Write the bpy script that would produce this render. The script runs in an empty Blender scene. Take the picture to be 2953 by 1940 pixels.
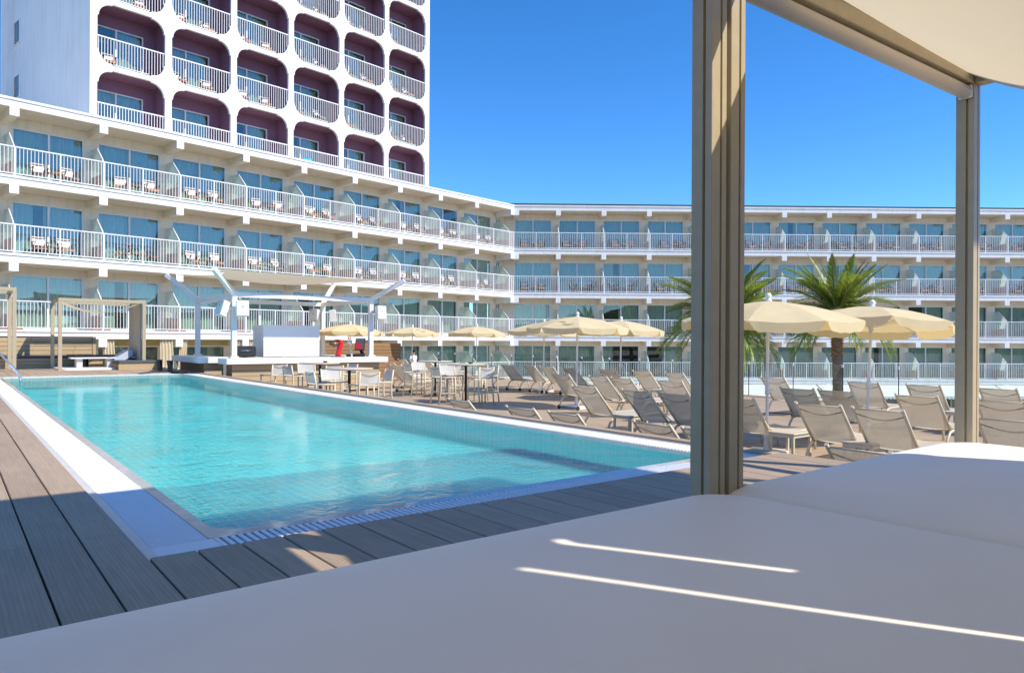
import bpy, bmesh, math, random
from mathutils import Vector, Matrix
random.seed(11)
PI = math.pi
R = math.radians
S = bpy.context.scene
COL = S.collection

# ------------------------------------------------------------------ camera, sky, sun, exposure
cam_d = bpy.data.cameras.new('camera')
cam_d.sensor_width = 36.0
cam_d.lens = 25.24
cam_d.shift_y = 0.0036
cam_d.clip_start = 0.05
cam_d.clip_end = 3000
cam = bpy.data.objects.new('camera', cam_d)
COL.objects.link(cam)
cam.location = (0, 0, 1.1)
cam.rotation_euler = (R(90), -0.005, 0)
S.camera = cam

W = bpy.data.worlds.new('World')
S.world = W
W.use_nodes = True
nt = W.node_tree
nt.nodes.clear()
sky = nt.nodes.new('ShaderNodeTexSky')
sky.sky_type = 'NISHITA'
sky.sun_disc = False
sky.sun_elevation = R(46)
sky.sun_rotation = R(112.3)
sky.altitude = 3000
sky.air_density = 1.0
sky.dust_density = 0.15
sky.ozone_density = 4.0
hs = nt.nodes.new('ShaderNodeHueSaturation')
hs.inputs['Saturation'].default_value = 1.26
hs.inputs['Hue'].default_value = 0.502
hs.inputs['Value'].default_value = 1.0
bg = nt.nodes.new('ShaderNodeBackground')
bg.inputs['Strength'].default_value = 0.14
wo = nt.nodes.new('ShaderNodeOutputWorld')
nt.links.new(sky.outputs[0], hs.inputs['Color'])
nt.links.new(hs.outputs[0], bg.inputs['Color'])
nt.links.new(bg.outputs[0], wo.inputs[0])

sun_d = bpy.data.lights.new('sun', 'SUN')
sun_d.energy = 3.0
sun_d.angle = R(0.53)
sun_d.color = (1.0, 0.915, 0.785)
sun = bpy.data.objects.new('sun', sun_d)
COL.objects.link(sun)
SUNV = Vector((0.642, -0.263, 0.719))
sun.rotation_euler = SUNV.to_track_quat('Z', 'Y').to_euler()
sun.location = (40, -20, 40)

S.view_settings.view_transform = 'Standard'
S.view_settings.look = 'None'
S.view_settings.exposure = 0.95
S.view_settings.gamma = 1.0
S.view_settings.use_curve_mapping = False
S.render.engine = 'CYCLES'
S.cycles.max_bounces = 10
S.cycles.transparent_max_bounces = 24
S.cycles.caustics_reflective = False
S.cycles.caustics_refractive = False

# ------------------------------------------------------------------ frames
POOL_O = Vector((-1.772, 3.51, 0.0))
PA = R(38.27)
E1 = Vector((math.cos(PA), math.sin(PA), 0))
E2 = Vector((-math.sin(PA), math.cos(PA), 0))
def P(a, b, z=0.0):
    return POOL_O + E1 * a + E2 * b + Vector((0, 0, z))
LOW = -0.66          # lower sun deck
WA = R(47.9)         # left wing heading
WO = Vector((-19.3, 27.1, 0))
RA = R(1.26)         # right wing heading
RO = Vector((0.086, 48.58, 0))

# ------------------------------------------------------------------ mesh builder
class MB:
    def __init__(s):
        s.v = []; s.f = []; s.sm = []
    def add(s, vs, fs, smooth=False):
        o = len(s.v)
        s.v += [tuple(v) for v in vs]
        for f in fs:
            s.f.append(tuple(i + o for i in f)); s.sm.append(smooth)
        return s
    def box(s, c, d, rz=0.0, m=None):
        hx, hy, hz = d[0] / 2, d[1] / 2, d[2] / 2
        vs = [Vector((x, y, z)) for x in (-hx, hx) for y in (-hy, hy) for z in (-hz, hz)]
        if m is not None: vs = [m @ v for v in vs]
        elif rz:
            r = Matrix.Rotation(rz, 3, 'Z'); vs = [r @ v for v in vs]
        c = Vector(c)
        s.add([v + c for v in vs], [(0, 1, 3, 2), (4, 6, 7, 5), (0, 4, 5, 1), (2, 3, 7, 6), (0, 2, 6, 4), (1, 5, 7, 3)])
        return s
    def b6(s, x0, x1, y0, y1, z0, z1):
        return s.box(((x0 + x1) / 2, (y0 + y1) / 2, (z0 + z1) / 2), (x1 - x0, y1 - y0, z1 - z0))
    def bar(s, p, q, w, h, up=(0, 0, 1)):
        p = Vector(p); q = Vector(q); t = (q - p).normalized(); up = Vector(up)
        if abs(t.dot(up)) > .98: up = Vector((1, 0, 0))
        x = t.cross(up).normalized(); z = x.cross(t).normalized()
        vs = []
        for b in (p, q):
            for i, j in ((-1, -1), (1, -1), (1, 1), (-1, 1)):
                vs.append(b + x * (w / 2 * i) + z * (h / 2 * j))
        s.add(vs, [(0, 1, 2, 3), (7, 6, 5, 4), (0, 4, 5, 1), (1, 5, 6, 2), (2, 6, 7, 3), (3, 7, 4, 0)])
        return s
    def tube(s, pts, r, n=8, cap=True):
        pts = [Vector(p) for p in pts]; k = len(pts)
        rs = r if isinstance(r, (list, tuple)) else [r] * k
        vs = []; ref = None
        for i, p in enumerate(pts):
            t = (pts[min(i + 1, k - 1)] - pts[max(i - 1, 0)]).normalized()
            if ref is None:
                ref = Vector((0, 0, 1)) if abs(t.z) < .9 else Vector((1, 0, 0))
            x = t.cross(ref).normalized(); y = x.cross(t).normalized(); ref = y
            for j in range(n):
                a = 2 * PI * j / n
                vs.append(p + x * (rs[i] * math.cos(a)) + y * (rs[i] * math.sin(a)))
        fs = []
        for i in range(k - 1):
            for j in range(n):
                a = i * n + j; b = i * n + (j + 1) % n
                fs.append((a, b, b + n, a + n))
        s.add(vs, fs, True)
        if cap:
            o = len(s.v) - len(vs)
            s.f.append(tuple(o + j for j in range(n))[::-1]); s.sm.append(False)
            s.f.append(tuple(o + (k - 1) * n + j for j in range(n))); s.sm.append(False)
        return s
    def lathe(s, prof, n=16, c=(0, 0, 0)):
        vs = []; fs = []
        c = Vector(c); k = len(prof)
        for r, z in prof:
            for j in range(n):
                a = 2 * PI * j / n
                vs.append(c + Vector((r * math.cos(a), r * math.sin(a), z)))
        for i in range(k - 1):
            for j in range(n):
                a = i * n + j; b = i * n + (j + 1) % n
                fs.append((a, b, b + n, a + n))
        s.add(vs, fs, True)
        o = len(s.v) - len(vs)
        s.f.append(tuple(o + j for j in range(n))[::-1]); s.sm.append(False)
        s.f.append(tuple(o + (k - 1) * n + j for j in range(n))); s.sm.append(False)
        return s
    def grid(s, fn, nu, nv, smooth=True):
        vs = [fn(i / nu, j / nv) for j in range(nv + 1) for i in range(nu + 1)]
        fs = []
        for j in range(nv):
            for i in range(nu):
                a = j * (nu + 1) + i
                fs.append((a, a + 1, a + nu + 2, a + nu + 1))
        return s.add(vs, fs, smooth)
    def prism(s, poly, z0, z1, fr=None):
        n = len(poly)
        fr = fr or (lambda x, y, z: (x, y, z))
        vs = [fr(x, y, z0) for x, y in poly] + [fr(x, y, z1) for x, y in poly]
        fs = [tuple(range(n))[::-1], tuple(range(n, 2 * n))]
        for i in range(n):
            j = (i + 1) % n
            fs.append((i, j, n + j, n + i))
        return s.add(vs, fs)
    def mesh(s, name, mat, bevel=0, seg=1, up=False):
        me = bpy.data.meshes.new(name)
        me.from_pydata(s.v, [], s.f)
        me.polygons.foreach_set('use_smooth', s.sm)
        me.update()
        bm = bmesh.new(); bm.from_mesh(me)
        if bevel:
            bmesh.ops.bevel(bm, geom=list(bm.edges), offset=bevel, segments=seg, affect='EDGES', profile=.5, clamp_overlap=True)
        bmesh.ops.recalc_face_normals(bm, faces=bm.faces)
        if up:
            for f in bm.faces:
                if f.normal.z < 0: f.normal_flip()
        bm.to_mesh(me); bm.free()
        if mat: me.materials.append(mat)
        return me
    def obj(s, name, mat, parent=None, loc=None, rz=None, bevel=0, seg=1):
        return inst(name, s.mesh(name, mat, bevel, seg), parent, loc, rz)

def inst(name, me, parent=None, loc=None, rz=None):
    o = bpy.data.objects.new(name, me)
    COL.objects.link(o)
    if parent: o.parent = parent
    if loc is not None: o.location = loc
    if rz is not None: o.rotation_euler = (0, 0, rz)
    return o
def tag(o, label=None, cat=None, group=None, kind=None):
    if label: o['label'] = label
    if cat: o['category'] = cat
    if group: o['group'] = group
    if kind: o['kind'] = kind
    return o
def thing(name, label, cat, loc=(0, 0, 0), rz=0.0, group=None):
    o = bpy.data.objects.new(name, None)
    COL.objects.link(o)
    o.empty_display_size = .2
    o.location = loc; o.rotation_euler = (0, 0, rz)
    return tag(o, label, cat, group)
KIDS = {}
def index_kids():
    KIDS.clear()
    for o in bpy.data.objects:
        if o.parent: KIDS.setdefault(o.parent.name, []).append(o)
def kids(o):
    return [c for c in bpy.data.objects if c.parent == o]
def copy_thing(src, tree, loc, rz, label=None, group=None):
    """tree = [(part, [subparts])] of the source, so that no scene-wide search is needed"""
    r = src.copy(); COL.objects.link(r)
    r.location = loc; r.rotation_euler = (0, 0, rz)
    if label: r['label'] = label
    if group: r['group'] = group
    for p, subs in tree:
        c = p.copy(); COL.objects.link(c); c.parent = r
        for q in subs:
            d = q.copy(); COL.objects.link(d); d.parent = c
    return r
def tree_of(o):
    return [(c, kids(c)) for c in kids(o)]

# ------------------------------------------------------------------ materials
def N(t, ty, **kw):
    n = t.nodes.new(ty)
    for k, v in kw.items(): setattr(n, k, v)
    return n
def mat(name, col, rough=.6, metal=0.0, spec=.5, var=.06, vs=3.0, bump=0.0, bs=60.0, rnd=0.0, stretch=None, transl=0.0, transp=0.0, tcol=None, coat=0.0, streak=0.0):
    m = bpy.data.materials.new(name); m.use_nodes = True
    t = m.node_tree; t.nodes.clear()
    out = N(t, 'ShaderNodeOutputMaterial')
    b = N(t, 'ShaderNodeBsdfPrincipled')
    b.inputs['Roughness'].default_value = rough
    b.inputs['Metallic'].default_value = metal
    b.inputs['Specular IOR Level'].default_value = spec
    b.inputs['Coat Weight'].default_value = coat
    tc = N(t, 'ShaderNodeTexCoord')
    mp = N(t, 'ShaderNodeMapping')
    if stretch: mp.inputs['Scale'].default_value = stretch
    t.links.new(tc.outputs['Object'], mp.inputs['Vector'])
    nz = N(t, 'ShaderNodeTexNoise'); nz.inputs['Scale'].default_value = vs; nz.inputs['Detail'].default_value = 5
    t.links.new(mp.outputs[0], nz.inputs['Vector'])
    mr = N(t, 'ShaderNodeMapRange')
    mr.inputs['From Min'].default_value = .3; mr.inputs['From Max'].default_value = .7
    mr.inputs['To Min'].default_value = 1 - var; mr.inputs['To Max'].default_value = 1 + var
    t.links.new(nz.outputs['Fac'], mr.inputs['Value'])
    val = mr.outputs[0]
    if rnd:
        oi = N(t, 'ShaderNodeObjectInfo')
        r2 = N(t, 'ShaderNodeMapRange'); r2.inputs['To Min'].default_value = 1 - rnd; r2.inputs['To Max'].default_value = 1 + rnd
        t.links.new(oi.outputs['Random'], r2.inputs['Value'])
        mu = N(t, 'ShaderNodeMath', operation='MULTIPLY')
        t.links.new(val, mu.inputs[0]); t.links.new(r2.outputs[0], mu.inputs[1]); val = mu.outputs[0]
    if streak:
        m3 = N(t, 'ShaderNodeMapping'); m3.inputs['Scale'].default_value = (2.6, 2.6, .16)
        t.links.new(tc.outputs['Object'], m3.inputs['Vector'])
        n3 = N(t, 'ShaderNodeTexNoise'); n3.inputs['Scale'].default_value = 1.6; n3.inputs['Detail'].default_value = 7; n3.inputs['Roughness'].default_value = .7
        t.links.new(m3.outputs[0], n3.inputs['Vector'])
        r3 = N(t, 'ShaderNodeMapRange'); r3.inputs['From Min'].default_value = .5; r3.inputs['From Max'].default_value = .8
        r3.inputs['To Min'].default_value = 1; r3.inputs['To Max'].default_value = 1 - streak
        t.links.new(n3.outputs['Fac'], r3.inputs['Value'])
        m4 = N(t, 'ShaderNodeMath', operation='MULTIPLY')
        t.links.new(val, m4.inputs[0]); t.links.new(r3.outputs[0], m4.inputs[1]); val = m4.outputs[0]
    hv = N(t, 'ShaderNodeHueSaturation'); hv.inputs['Color'].default_value = (*col, 1)
    t.links.new(val, hv.inputs['Value'])
    t.links.new(hv.outputs[0], b.inputs['Base Color'])
    if bump:
        n2 = N(t, 'ShaderNodeTexNoise'); n2.inputs['Scale'].default_value = bs; n2.inputs['Detail'].default_value = 3
        t.links.new(mp.outputs[0], n2.inputs['Vector'])
        bp = N(t, 'ShaderNodeBump'); bp.inputs['Strength'].default_value = bump; bp.inputs['Distance'].default_value = .02
        t.links.new(n2.outputs['Fac'], bp.inputs['Height']); t.links.new(bp.outputs[0], b.inputs['Normal'])
    sh = b.outputs[0]
    if transl:
        tr = N(t, 'ShaderNodeBsdfTranslucent'); tr.inputs['Color'].default_value = (*(tcol or col), 1)
        mx = N(t, 'ShaderNodeMixShader'); mx.inputs[0].default_value = transl
        t.links.new(sh, mx.inputs[1]); t.links.new(tr.outputs[0], mx.inputs[2]); sh = mx.outputs[0]
    if transp:
        tr = N(t, 'ShaderNodeBsdfTransparent')
        mx = N(t, 'ShaderNodeMixShader'); mx.inputs[0].default_value = transp
        t.links.new(sh, mx.inputs[1]); t.links.new(tr.outputs[0], mx.inputs[2]); sh = mx.outputs[0]
    t.links.new(sh, out.inputs[0])
    m['bsdf'] = b.name
    return m
def glass(name, tint, ior=1.5, boost=0.0, rough=0.0, diff=0.0, dcol=(.8, .9, .85)):
    m = bpy.data.materials.new(name); m.use_nodes = True
    t = m.node_tree; t.nodes.clear()
    out = N(t, 'ShaderNodeOutputMaterial')
    tr = N(t, 'ShaderNodeBsdfTransparent'); tr.inputs['Color'].default_value = (*tint, 1)
    gl = N(t, 'ShaderNodeBsdfGlossy'); gl.inputs['Roughness'].default_value = rough
    fr = N(t, 'ShaderNodeFresnel'); fr.inputs['IOR'].default_value = ior
    geo = N(t, 'ShaderNodeNewGeometry')
    # a thin pane: the same reflectance from both sides
    lw = N(t, 'ShaderNodeLayerWeight'); lw.inputs['Blend'].default_value = .5
    f0 = ((ior - 1) / (ior + 1)) ** 2
    pw = N(t, 'ShaderNodeMath', operation='POWER'); pw.inputs[1].default_value = 4.0
    t.links.new(lw.outputs['Facing'], pw.inputs[0])
    mr = N(t, 'ShaderNodeMapRange'); mr.inputs['To Min'].default_value = f0 + boost; mr.inputs['To Max'].default_value = 1.0
    t.links.new(pw.outputs[0], mr.inputs['Value'])
    mx = N(t, 'ShaderNodeMixShader')
    t.links.new(mr.outputs[0], mx.inputs[0]); t.links.new(tr.outputs[0], mx.inputs[1]); t.links.new(gl.outputs[0], mx.inputs[2])
    sh = mx.outputs[0]
    if diff:
        d = N(t, 'ShaderNodeBsdfDiffuse'); d.inputs['Color'].default_value = (*dcol, 1)
        dl = N(t, 'ShaderNodeBsdfTranslucent'); dl.inputs['Color'].default_value = (*dcol, 1)
        m0 = N(t, 'ShaderNodeMixShader'); m0.inputs[0].default_value = .7
        t.links.new(d.outputs[0], m0.inputs[1]); t.links.new(dl.outputs[0], m0.inputs[2])
        m1 = N(t, 'ShaderNodeMixShader'); m1.inputs[0].default_value = diff
        t.links.new(sh, m1.inputs[1]); t.links.new(m0.outputs[0], m1.inputs[2]); sh = m1.outputs[0]
    t.links.new(sh, out.inputs[0])
    return m
def wood(name, col, rough=.65, rnd=.1, axis='y', grain=1.0):
    """planks: long streaky grain along the plank's axis, with fine relief"""
    m = bpy.data.materials.new(name); m.use_nodes = True
    t = m.node_tree; t.nodes.clear()
    out = N(t, 'ShaderNodeOutputMaterial'); b = N(t, 'ShaderNodeBsdfPrincipled')
    b.inputs['Roughness'].default_value = rough; b.inputs['Specular IOR Level'].default_value = .3
    tc = N(t, 'ShaderNodeTexCoord'); oi = N(t, 'ShaderNodeObjectInfo')
    ad = N(t, 'ShaderNodeVectorMath', operation='ADD')
    sc = N(t, 'ShaderNodeMath', operation='MULTIPLY'); sc.inputs[1].default_value = 37.0
    t.links.new(oi.outputs['Random'], sc.inputs[0])
    t.links.new(tc.outputs['Object'], ad.inputs[0]); t.links.new(sc.outputs[0], ad.inputs[1])
    mp = N(t, 'ShaderNodeMapping')
    mp.inputs['Scale'].default_value = (22, 1.1, 22) if axis == 'y' else (1.1, 22, 22)
    t.links.new(ad.outputs[0], mp.inputs['Vector'])
    n1 = N(t, 'ShaderNodeTexNoise'); n1.inputs['Scale'].default_value = 2.2; n1.inputs['Detail'].default_value = 6; n1.inputs['Roughness'].default_value = .65
    t.links.new(mp.outputs[0], n1.inputs['Vector'])
    wv = N(t, 'ShaderNodeTexWave'); wv.wave_type = 'BANDS'; wv.bands_direction = 'X' if axis == 'y' else 'Y'
    wv.inputs['Scale'].default_value = .75; wv.inputs['Distortion'].default_value = 6.0; wv.inputs['Detail'].default_value = 2; wv.inputs['Detail Scale'].default_value = .35
    t.links.new(mp.outputs[0], wv.inputs['Vector'])
    mixg = N(t, 'ShaderNodeMix'); mixg.data_type = 'FLOAT'; mixg.inputs[0].default_value = .16
    t.links.new(n1.outputs['Fac'], mixg.inputs[2]); t.links.new(wv.outputs['Fac'], mixg.inputs[3])
    n3 = N(t, 'ShaderNodeTexNoise'); n3.inputs['Scale'].default_value = 1.3; n3.inputs['Detail'].default_value = 4
    t.links.new(ad.outputs[0], n3.inputs['Vector'])
    a2 = N(t, 'ShaderNodeMath', operation='MULTIPLY_ADD'); a2.inputs[1].default_value = .5; 
    t.links.new(n3.outputs['Fac'], a2.inputs[0]); t.links.new(mixg.outputs[0], a2.inputs[2])
    mr = N(t, 'ShaderNodeMapRange'); mr.inputs['From Min'].default_value = .45; mr.inputs['From Max'].default_value = 1.05
    mr.inputs['To Min'].default_value = 1 - .22 * grain; mr.inputs['To Max'].default_value = 1 + .2 * grain
    t.links.new(a2.outputs[0], mr.inputs['Value'])
    r2 = N(t, 'ShaderNodeMapRange'); r2.inputs['To Min'].default_value = 1 - rnd; r2.inputs['To Max'].default_value = 1 + rnd
    t.links.new(oi.outputs['Random'], r2.inputs['Value'])
    mu = N(t, 'ShaderNodeMath', operation='MULTIPLY'); t.links.new(mr.outputs[0], mu.inputs[0]); t.links.new(r2.outputs[0], mu.inputs[1])
    hv = N(t, 'ShaderNodeHueSaturation'); hv.inputs['Color'].default_value = (*col, 1)
    t.links.new(mu.outputs[0], hv.inputs['Value']); t.links.new(hv.outputs[0], b.inputs['Base Color'])
    bp = N(t, 'ShaderNodeBump'); bp.inputs['Strength'].default_value = .35; bp.inputs['Distance'].default_value = .004
    t.links.new(mixg.outputs[0], bp.inputs['Height']); t.links.new(bp.outputs[0], b.inputs['Normal'])
    t.links.new(b.outputs[0], out.inputs[0])
    return m

M = {}
M['white'] = mat('white_render', (.80, .79, .76), .75, var=.04, vs=.6, bump=.08, bs=25, streak=.22)
M['wpaint'] = mat('white_gloss_paint', (.80, .80, .79), .4, var=.02)
M['cream'] = mat('cream_render', (.84, .74, .585), .8, var=.05, vs=.5, bump=.08, bs=25, streak=.18)
M['plum'] = mat('plum_render', (.26, .125, .19), .8, var=.05, vs=.5)
M['pink'] = mat('pinkish_divider', (.60, .44, .38), .7, var=.03)
M['roofdark'] = mat('roof_membrane', (.02, .03, .03), .8)
M['glasswin'] = glass('window_glass', (.80, .91, .88), 1.5, .06)
M['glassdark'] = glass('dark_glass', (.30, .36, .36), 1.5, .08)
M['frost'] = glass('frosted_glass', (.84, .93, .89), 1.5, .02, .15, .5, (.80, .88, .82))
M['clear'] = glass('balustrade_glass', (.93, .975, .955), 1.5, .0)
M['curt'] = mat('sheer_curtain', (.87, .86, .78), .9, var=.05, vs=4, transl=.35)
M['curty'] = mat('cream_curtain', (.80, .70, .50), .9, var=.04, transl=.3)
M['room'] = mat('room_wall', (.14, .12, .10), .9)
M['olive'] = mat('yellow_render', (.55, .46, .22), .8, var=.04)
M['chairwood'] = mat('orange_wood', (.46, .20, .085), .5, var=.15, vs=8)
M['chairframe'] = mat('dark_wood', (.06, .028, .022), .5)
M['canvas'] = mat('white_canvas', (.78, .76, .73), .9, transl=.15)
M['ali'] = mat('taupe_aluminium', (.45, .378, .252), .42, spec=.4, var=.05, vs=14, bump=.03, bs=300)
M['alid'] = mat('dark_gasket', (.02, .018, .015), .6)
M['canopy'] = mat('cream_awning_cloth', (.74, .66, .52), .9, var=.03, vs=1.2, transl=.5, tcol=(.70, .58, .40))
M['screen'] = mat('taupe_screen', (.46, .41, .33), .8, var=.03)
M['blind'] = mat('roller_cloth', (.66, .58, .50), .6, var=.03)
M['vinyl'] = mat('white_vinyl', (.90, .825, .72), .55, spec=.35, var=.025, vs=2, bump=.16, bs=7)
M['greybase'] = mat('pale_plinth', (.55, .53, .5), .7)
M['deck'] = wood('composite_plank', (.40, .30, .212), .6, .10, 'y')
M['deck2'] = wood('lower_plank', (.42, .325, .228), .6, .08, 'y', .8)
M['deckx'] = wood('fascia_plank', (.13, .085, .06), .7, .05, 'x')
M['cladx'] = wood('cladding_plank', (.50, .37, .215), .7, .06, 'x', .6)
M['cladd'] = wood('brown_shaded_plank', (.30, .175, .085), .7, .06, 'x', .6)  # darker plank; on bar and daybed left sides its tone stands for shade
M['joist'] = mat('dark_joist', (.012, .010, .009), .9)
M['grate'] = mat('white_grating', (.80, .81, .82), .45, var=.02)
M['chan'] = mat('gutter_floor', (.20, .21, .23), .6)
M['cope'] = mat('wet_coping', (.52, .50, .46), .10, var=.1, vs=7, bump=.12, bs=9)
M['trim'] = mat('pale_trim', (.62, .62, .60), .35, var=.08, vs=5)
M['fabric'] = mat('taupe_sling', (.62, .56, .45), .8, var=.03, vs=20, transl=.18, transp=.10, tcol=(.62, .54, .42))
M['slingband'] = mat('taupe_band', (.24, .20, .16), .8)
M['frame'] = mat('champagne_metal', (.66, .58, .42), .38, spec=.5, var=.03)
M['wheel'] = mat('black_rubber', (.03, .03, .032), .6)
M['stoolsling'] = mat('pale_sling', (.62, .61, .58), .8, transl=.1, transp=.12)
M['table'] = mat('sand_laminate', (.58, .51, .40), .45, var=.05, vs=6)
M['black'] = mat('black_metal', (.02, .02, .022), .45)
M['umb'] = mat('cream_parasol_cloth', (.82, .72, .46), .9, var=.05, vs=2.5, transl=.38, tcol=(.85, .62, .27), bump=.25, bs=7)
M['emblem'] = mat('olive_print', (.16, .13, .05), .9)
M['pole'] = mat('white_pole', (.72, .73, .75), .4)
M['steel'] = mat('polished_steel', (.75, .76, .78), .08, metal=1.0, var=.02)
M['barwhite'] = mat('bar_white', (.80, .79, .77), .45, var=.02)
M['sail'] = mat('sail_cloth', (.72, .66, .54), .9, transl=.35, tcol=(.72, .6, .42))
M['red'] = mat('red_enamel', (.62, .02, .02), .25, coat=.4)
M['grey'] = mat('charcoal_cushion', (.075, .085, .095), .8, var=.06, bump=.1, bs=200)
M['lgrey'] = mat('pale_blue_cushion', (.50, .53, .60), .85)
M['wicker'] = mat('dark_wicker', (.05, .045, .04), .8, bump=.4, bs=150)
M['skin'] = mat('skin', (.55, .34, .25), .6)
M['hair'] = mat('hair', (.05, .03, .02), .7)
M['trouser'] = mat('dark_trousers', (.05, .05, .06), .9)
M['shirt'] = mat('white_shirt', (.78, .78, .78), .9)
M['trunk'] = mat('palm_bark', (.20, .145, .095), .95, var=.35, vs=9, bump=.9, bs=30)
M['boot'] = mat('orange_boots', (.50, .17, .045), .9, var=.3, vs=12)
M['frond'] = mat('palm_leaf', (.20, .265, .05), .42, var=.4, vs=4, rnd=.35, transl=.4, tcol=(.36, .45, .06))
M['rachis'] = mat('palm_rib', (.30, .27, .08), .6)
M['awning'] = mat('white_awning', (.80, .82, .78), .9, transl=.2)
M['ground'] = mat('pale_paving', (.36, .34, .30), .9, var=.12, vs=.2)
M['hill'] = mat('wooded_hill', (.055, .075, .035), .95, var=.5, vs=.06)
M['teal'] = mat('turquoise_towel', (.02, .50, .58), .9)
M['terra'] = mat('terracotta', (.50, .16, .07), .7)

def pool_tile():
    m = bpy.data.materials.new('pool_mosaic'); m.use_nodes = True
    t = m.node_tree; t.nodes.clear()
    out = N(t, 'ShaderNodeOutputMaterial'); b = N(t, 'ShaderNodeBsdfPrincipled')
    b.inputs['Roughness'].default_value = .5; b.inputs['Specular IOR Level'].default_value = .1
    b.inputs['Subsurface Weight'].default_value = .85; b.inputs['Subsurface Scale'].default_value = 1.6
    b.inputs['Subsurface Radius'].default_value = (.35, 1.0, 1.0)
    tc = N(t, 'ShaderNodeTexCoord')
    br = N(t, 'ShaderNodeTexBrick'); br.offset = 0.0
    br.inputs['Scale'].default_value = 1.0
    br.inputs['Brick Width'].default_value = .10; br.inputs['Row Height'].default_value = .10
    br.inputs['Mortar Size'].default_value = .008; br.inputs['Mortar Smooth'].default_value = .3
    br.inputs['Color1'].default_value = (.10, .80, .84, 1); br.inputs['Color2'].default_value = (.13, .84, .87, 1)
    br.inputs['Mortar'].default_value = (.50, .92, .93, 1)
    t.links.new(tc.outputs['Object'], br.inputs['Vector'])
    t.links.new(br.outputs['Color'], b.inputs['Base Color'])
    t.links.new(b.outputs[0], out.inputs[0])
    return m
M['tile'] = pool_tile()
def water():
    m = bpy.data.materials.new('pool_water'); m.use_nodes = True
    t = m.node_tree; t.nodes.clear()
    out = N(t, 'ShaderNodeOutputMaterial')
    tr = N(t, 'ShaderNodeBsdfTransparent'); tr.inputs['Color'].default_value = (.84, .995, .985, 1)
    gl = N(t, 'ShaderNodeBsdfGlossy'); gl.inputs['Roughness'].default_value = .015
    tc = N(t, 'ShaderNodeTexCoord')
    def nz(scale, sx, sy, det, rot):
        mp = N(t, 'ShaderNodeMapping'); mp.inputs['Scale'].default_value = (sx, sy, 1); mp.inputs['Rotation'].default_value = (0, 0, rot)
        n = N(t, 'ShaderNodeTexNoise'); n.inputs['Scale'].default_value = scale; n.inputs['Detail'].default_value = det; n.inputs['Roughness'].default_value = .55
        n.inputs['Distortion'].default_value = .6
        t.links.new(tc.outputs['Object'], mp.inputs[0]); t.links.new(mp.outputs[0], n.inputs['Vector'])
        return n.outputs['Fac']
    a = nz(8.0, .8, 1.25, 3, .35); c = nz(24.0, .75, 1.3, 3, -.3); d = nz(1.3, 1, 1, 2, .2)
    m1 = N(t, 'ShaderNodeMath', operation='MULTIPLY_ADD'); m1.inputs[1].default_value = .40
    t.links.new(c, m1.inputs[0]); t.links.new(a, m1.inputs[2])
    # ripples come in patches
    mr = N(t, 'ShaderNodeMapRange'); mr.inputs['From Min'].default_value = .35; mr.inputs['From Max'].default_value = .65
    mr.inputs['To Min'].default_value = .35; mr.inputs['To Max'].default_value = 1.0
    t.links.new(d, mr.inputs['Value'])
    mm = N(t, 'ShaderNodeMath', operation='MULTIPLY'); t.links.new(m1.outputs[0], mm.inputs[0]); t.links.new(mr.outputs[0], mm.inputs[1])
    bp = N(t, 'ShaderNodeBump'); bp.inputs['Strength'].default_value = 1.0; bp.inputs['Distance'].default_value = .034
    t.links.new(mm.outputs[0], bp.inputs['Height'])
    fr = N(t, 'ShaderNodeFresnel'); fr.inputs['IOR'].default_value = 1.21
    t.links.new(bp.outputs[0], fr.inputs['Normal']); t.links.new(bp.outputs[0], gl.inputs['Normal'])
    mx = N(t, 'ShaderNodeMixShader')
    t.links.new(fr.outputs[0], mx.inputs[0]); t.links.new(tr.outputs[0], mx.inputs[1]); t.links.new(gl.outputs[0], mx.inputs[2])
    # a little light scattered back out of the water itself
    df = N(t, 'ShaderNodeBsdfDiffuse'); df.inputs['Color'].default_value = (.03, .84, .88, 1)
    m0 = N(t, 'ShaderNodeMixShader'); m0.inputs[0].default_value = .27
    t.links.new(tr.outputs[0], m0.inputs[1]); t.links.new(df.outputs[0], m0.inputs[2]); t.links.new(m0.outputs[0], mx.inputs[1])
    t.links.new(mx.outputs[0], out.inputs[0])
    return m
M['water'] = water()

# ------------------------------------------------------------------ setting: ground, hills, decks, pool
g = MB(); g.grid(lambda u, v: (-700 + 1400 * u, -700 + 1400 * v, -4.6), 8, 8, False)
tag(g.obj('ground', M['ground']), kind='structure')
def hill(u, v):
    az = R(62) + u * R(225)
    r = 330 + 120 * v
    n = .5 + .28 * math.sin(az * 5.1 + 1) + .16 * math.sin(az * 11.7) + .07 * math.sin(az * 27)
    return (r * math.sin(az), r * math.cos(az), -4.6 + (12 + 34 * n) * math.sin(v * PI * .5))
h = MB(); h.grid(hill, 90, 6)
tag(h.obj('hills', M['hill']), kind='structure')

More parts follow.
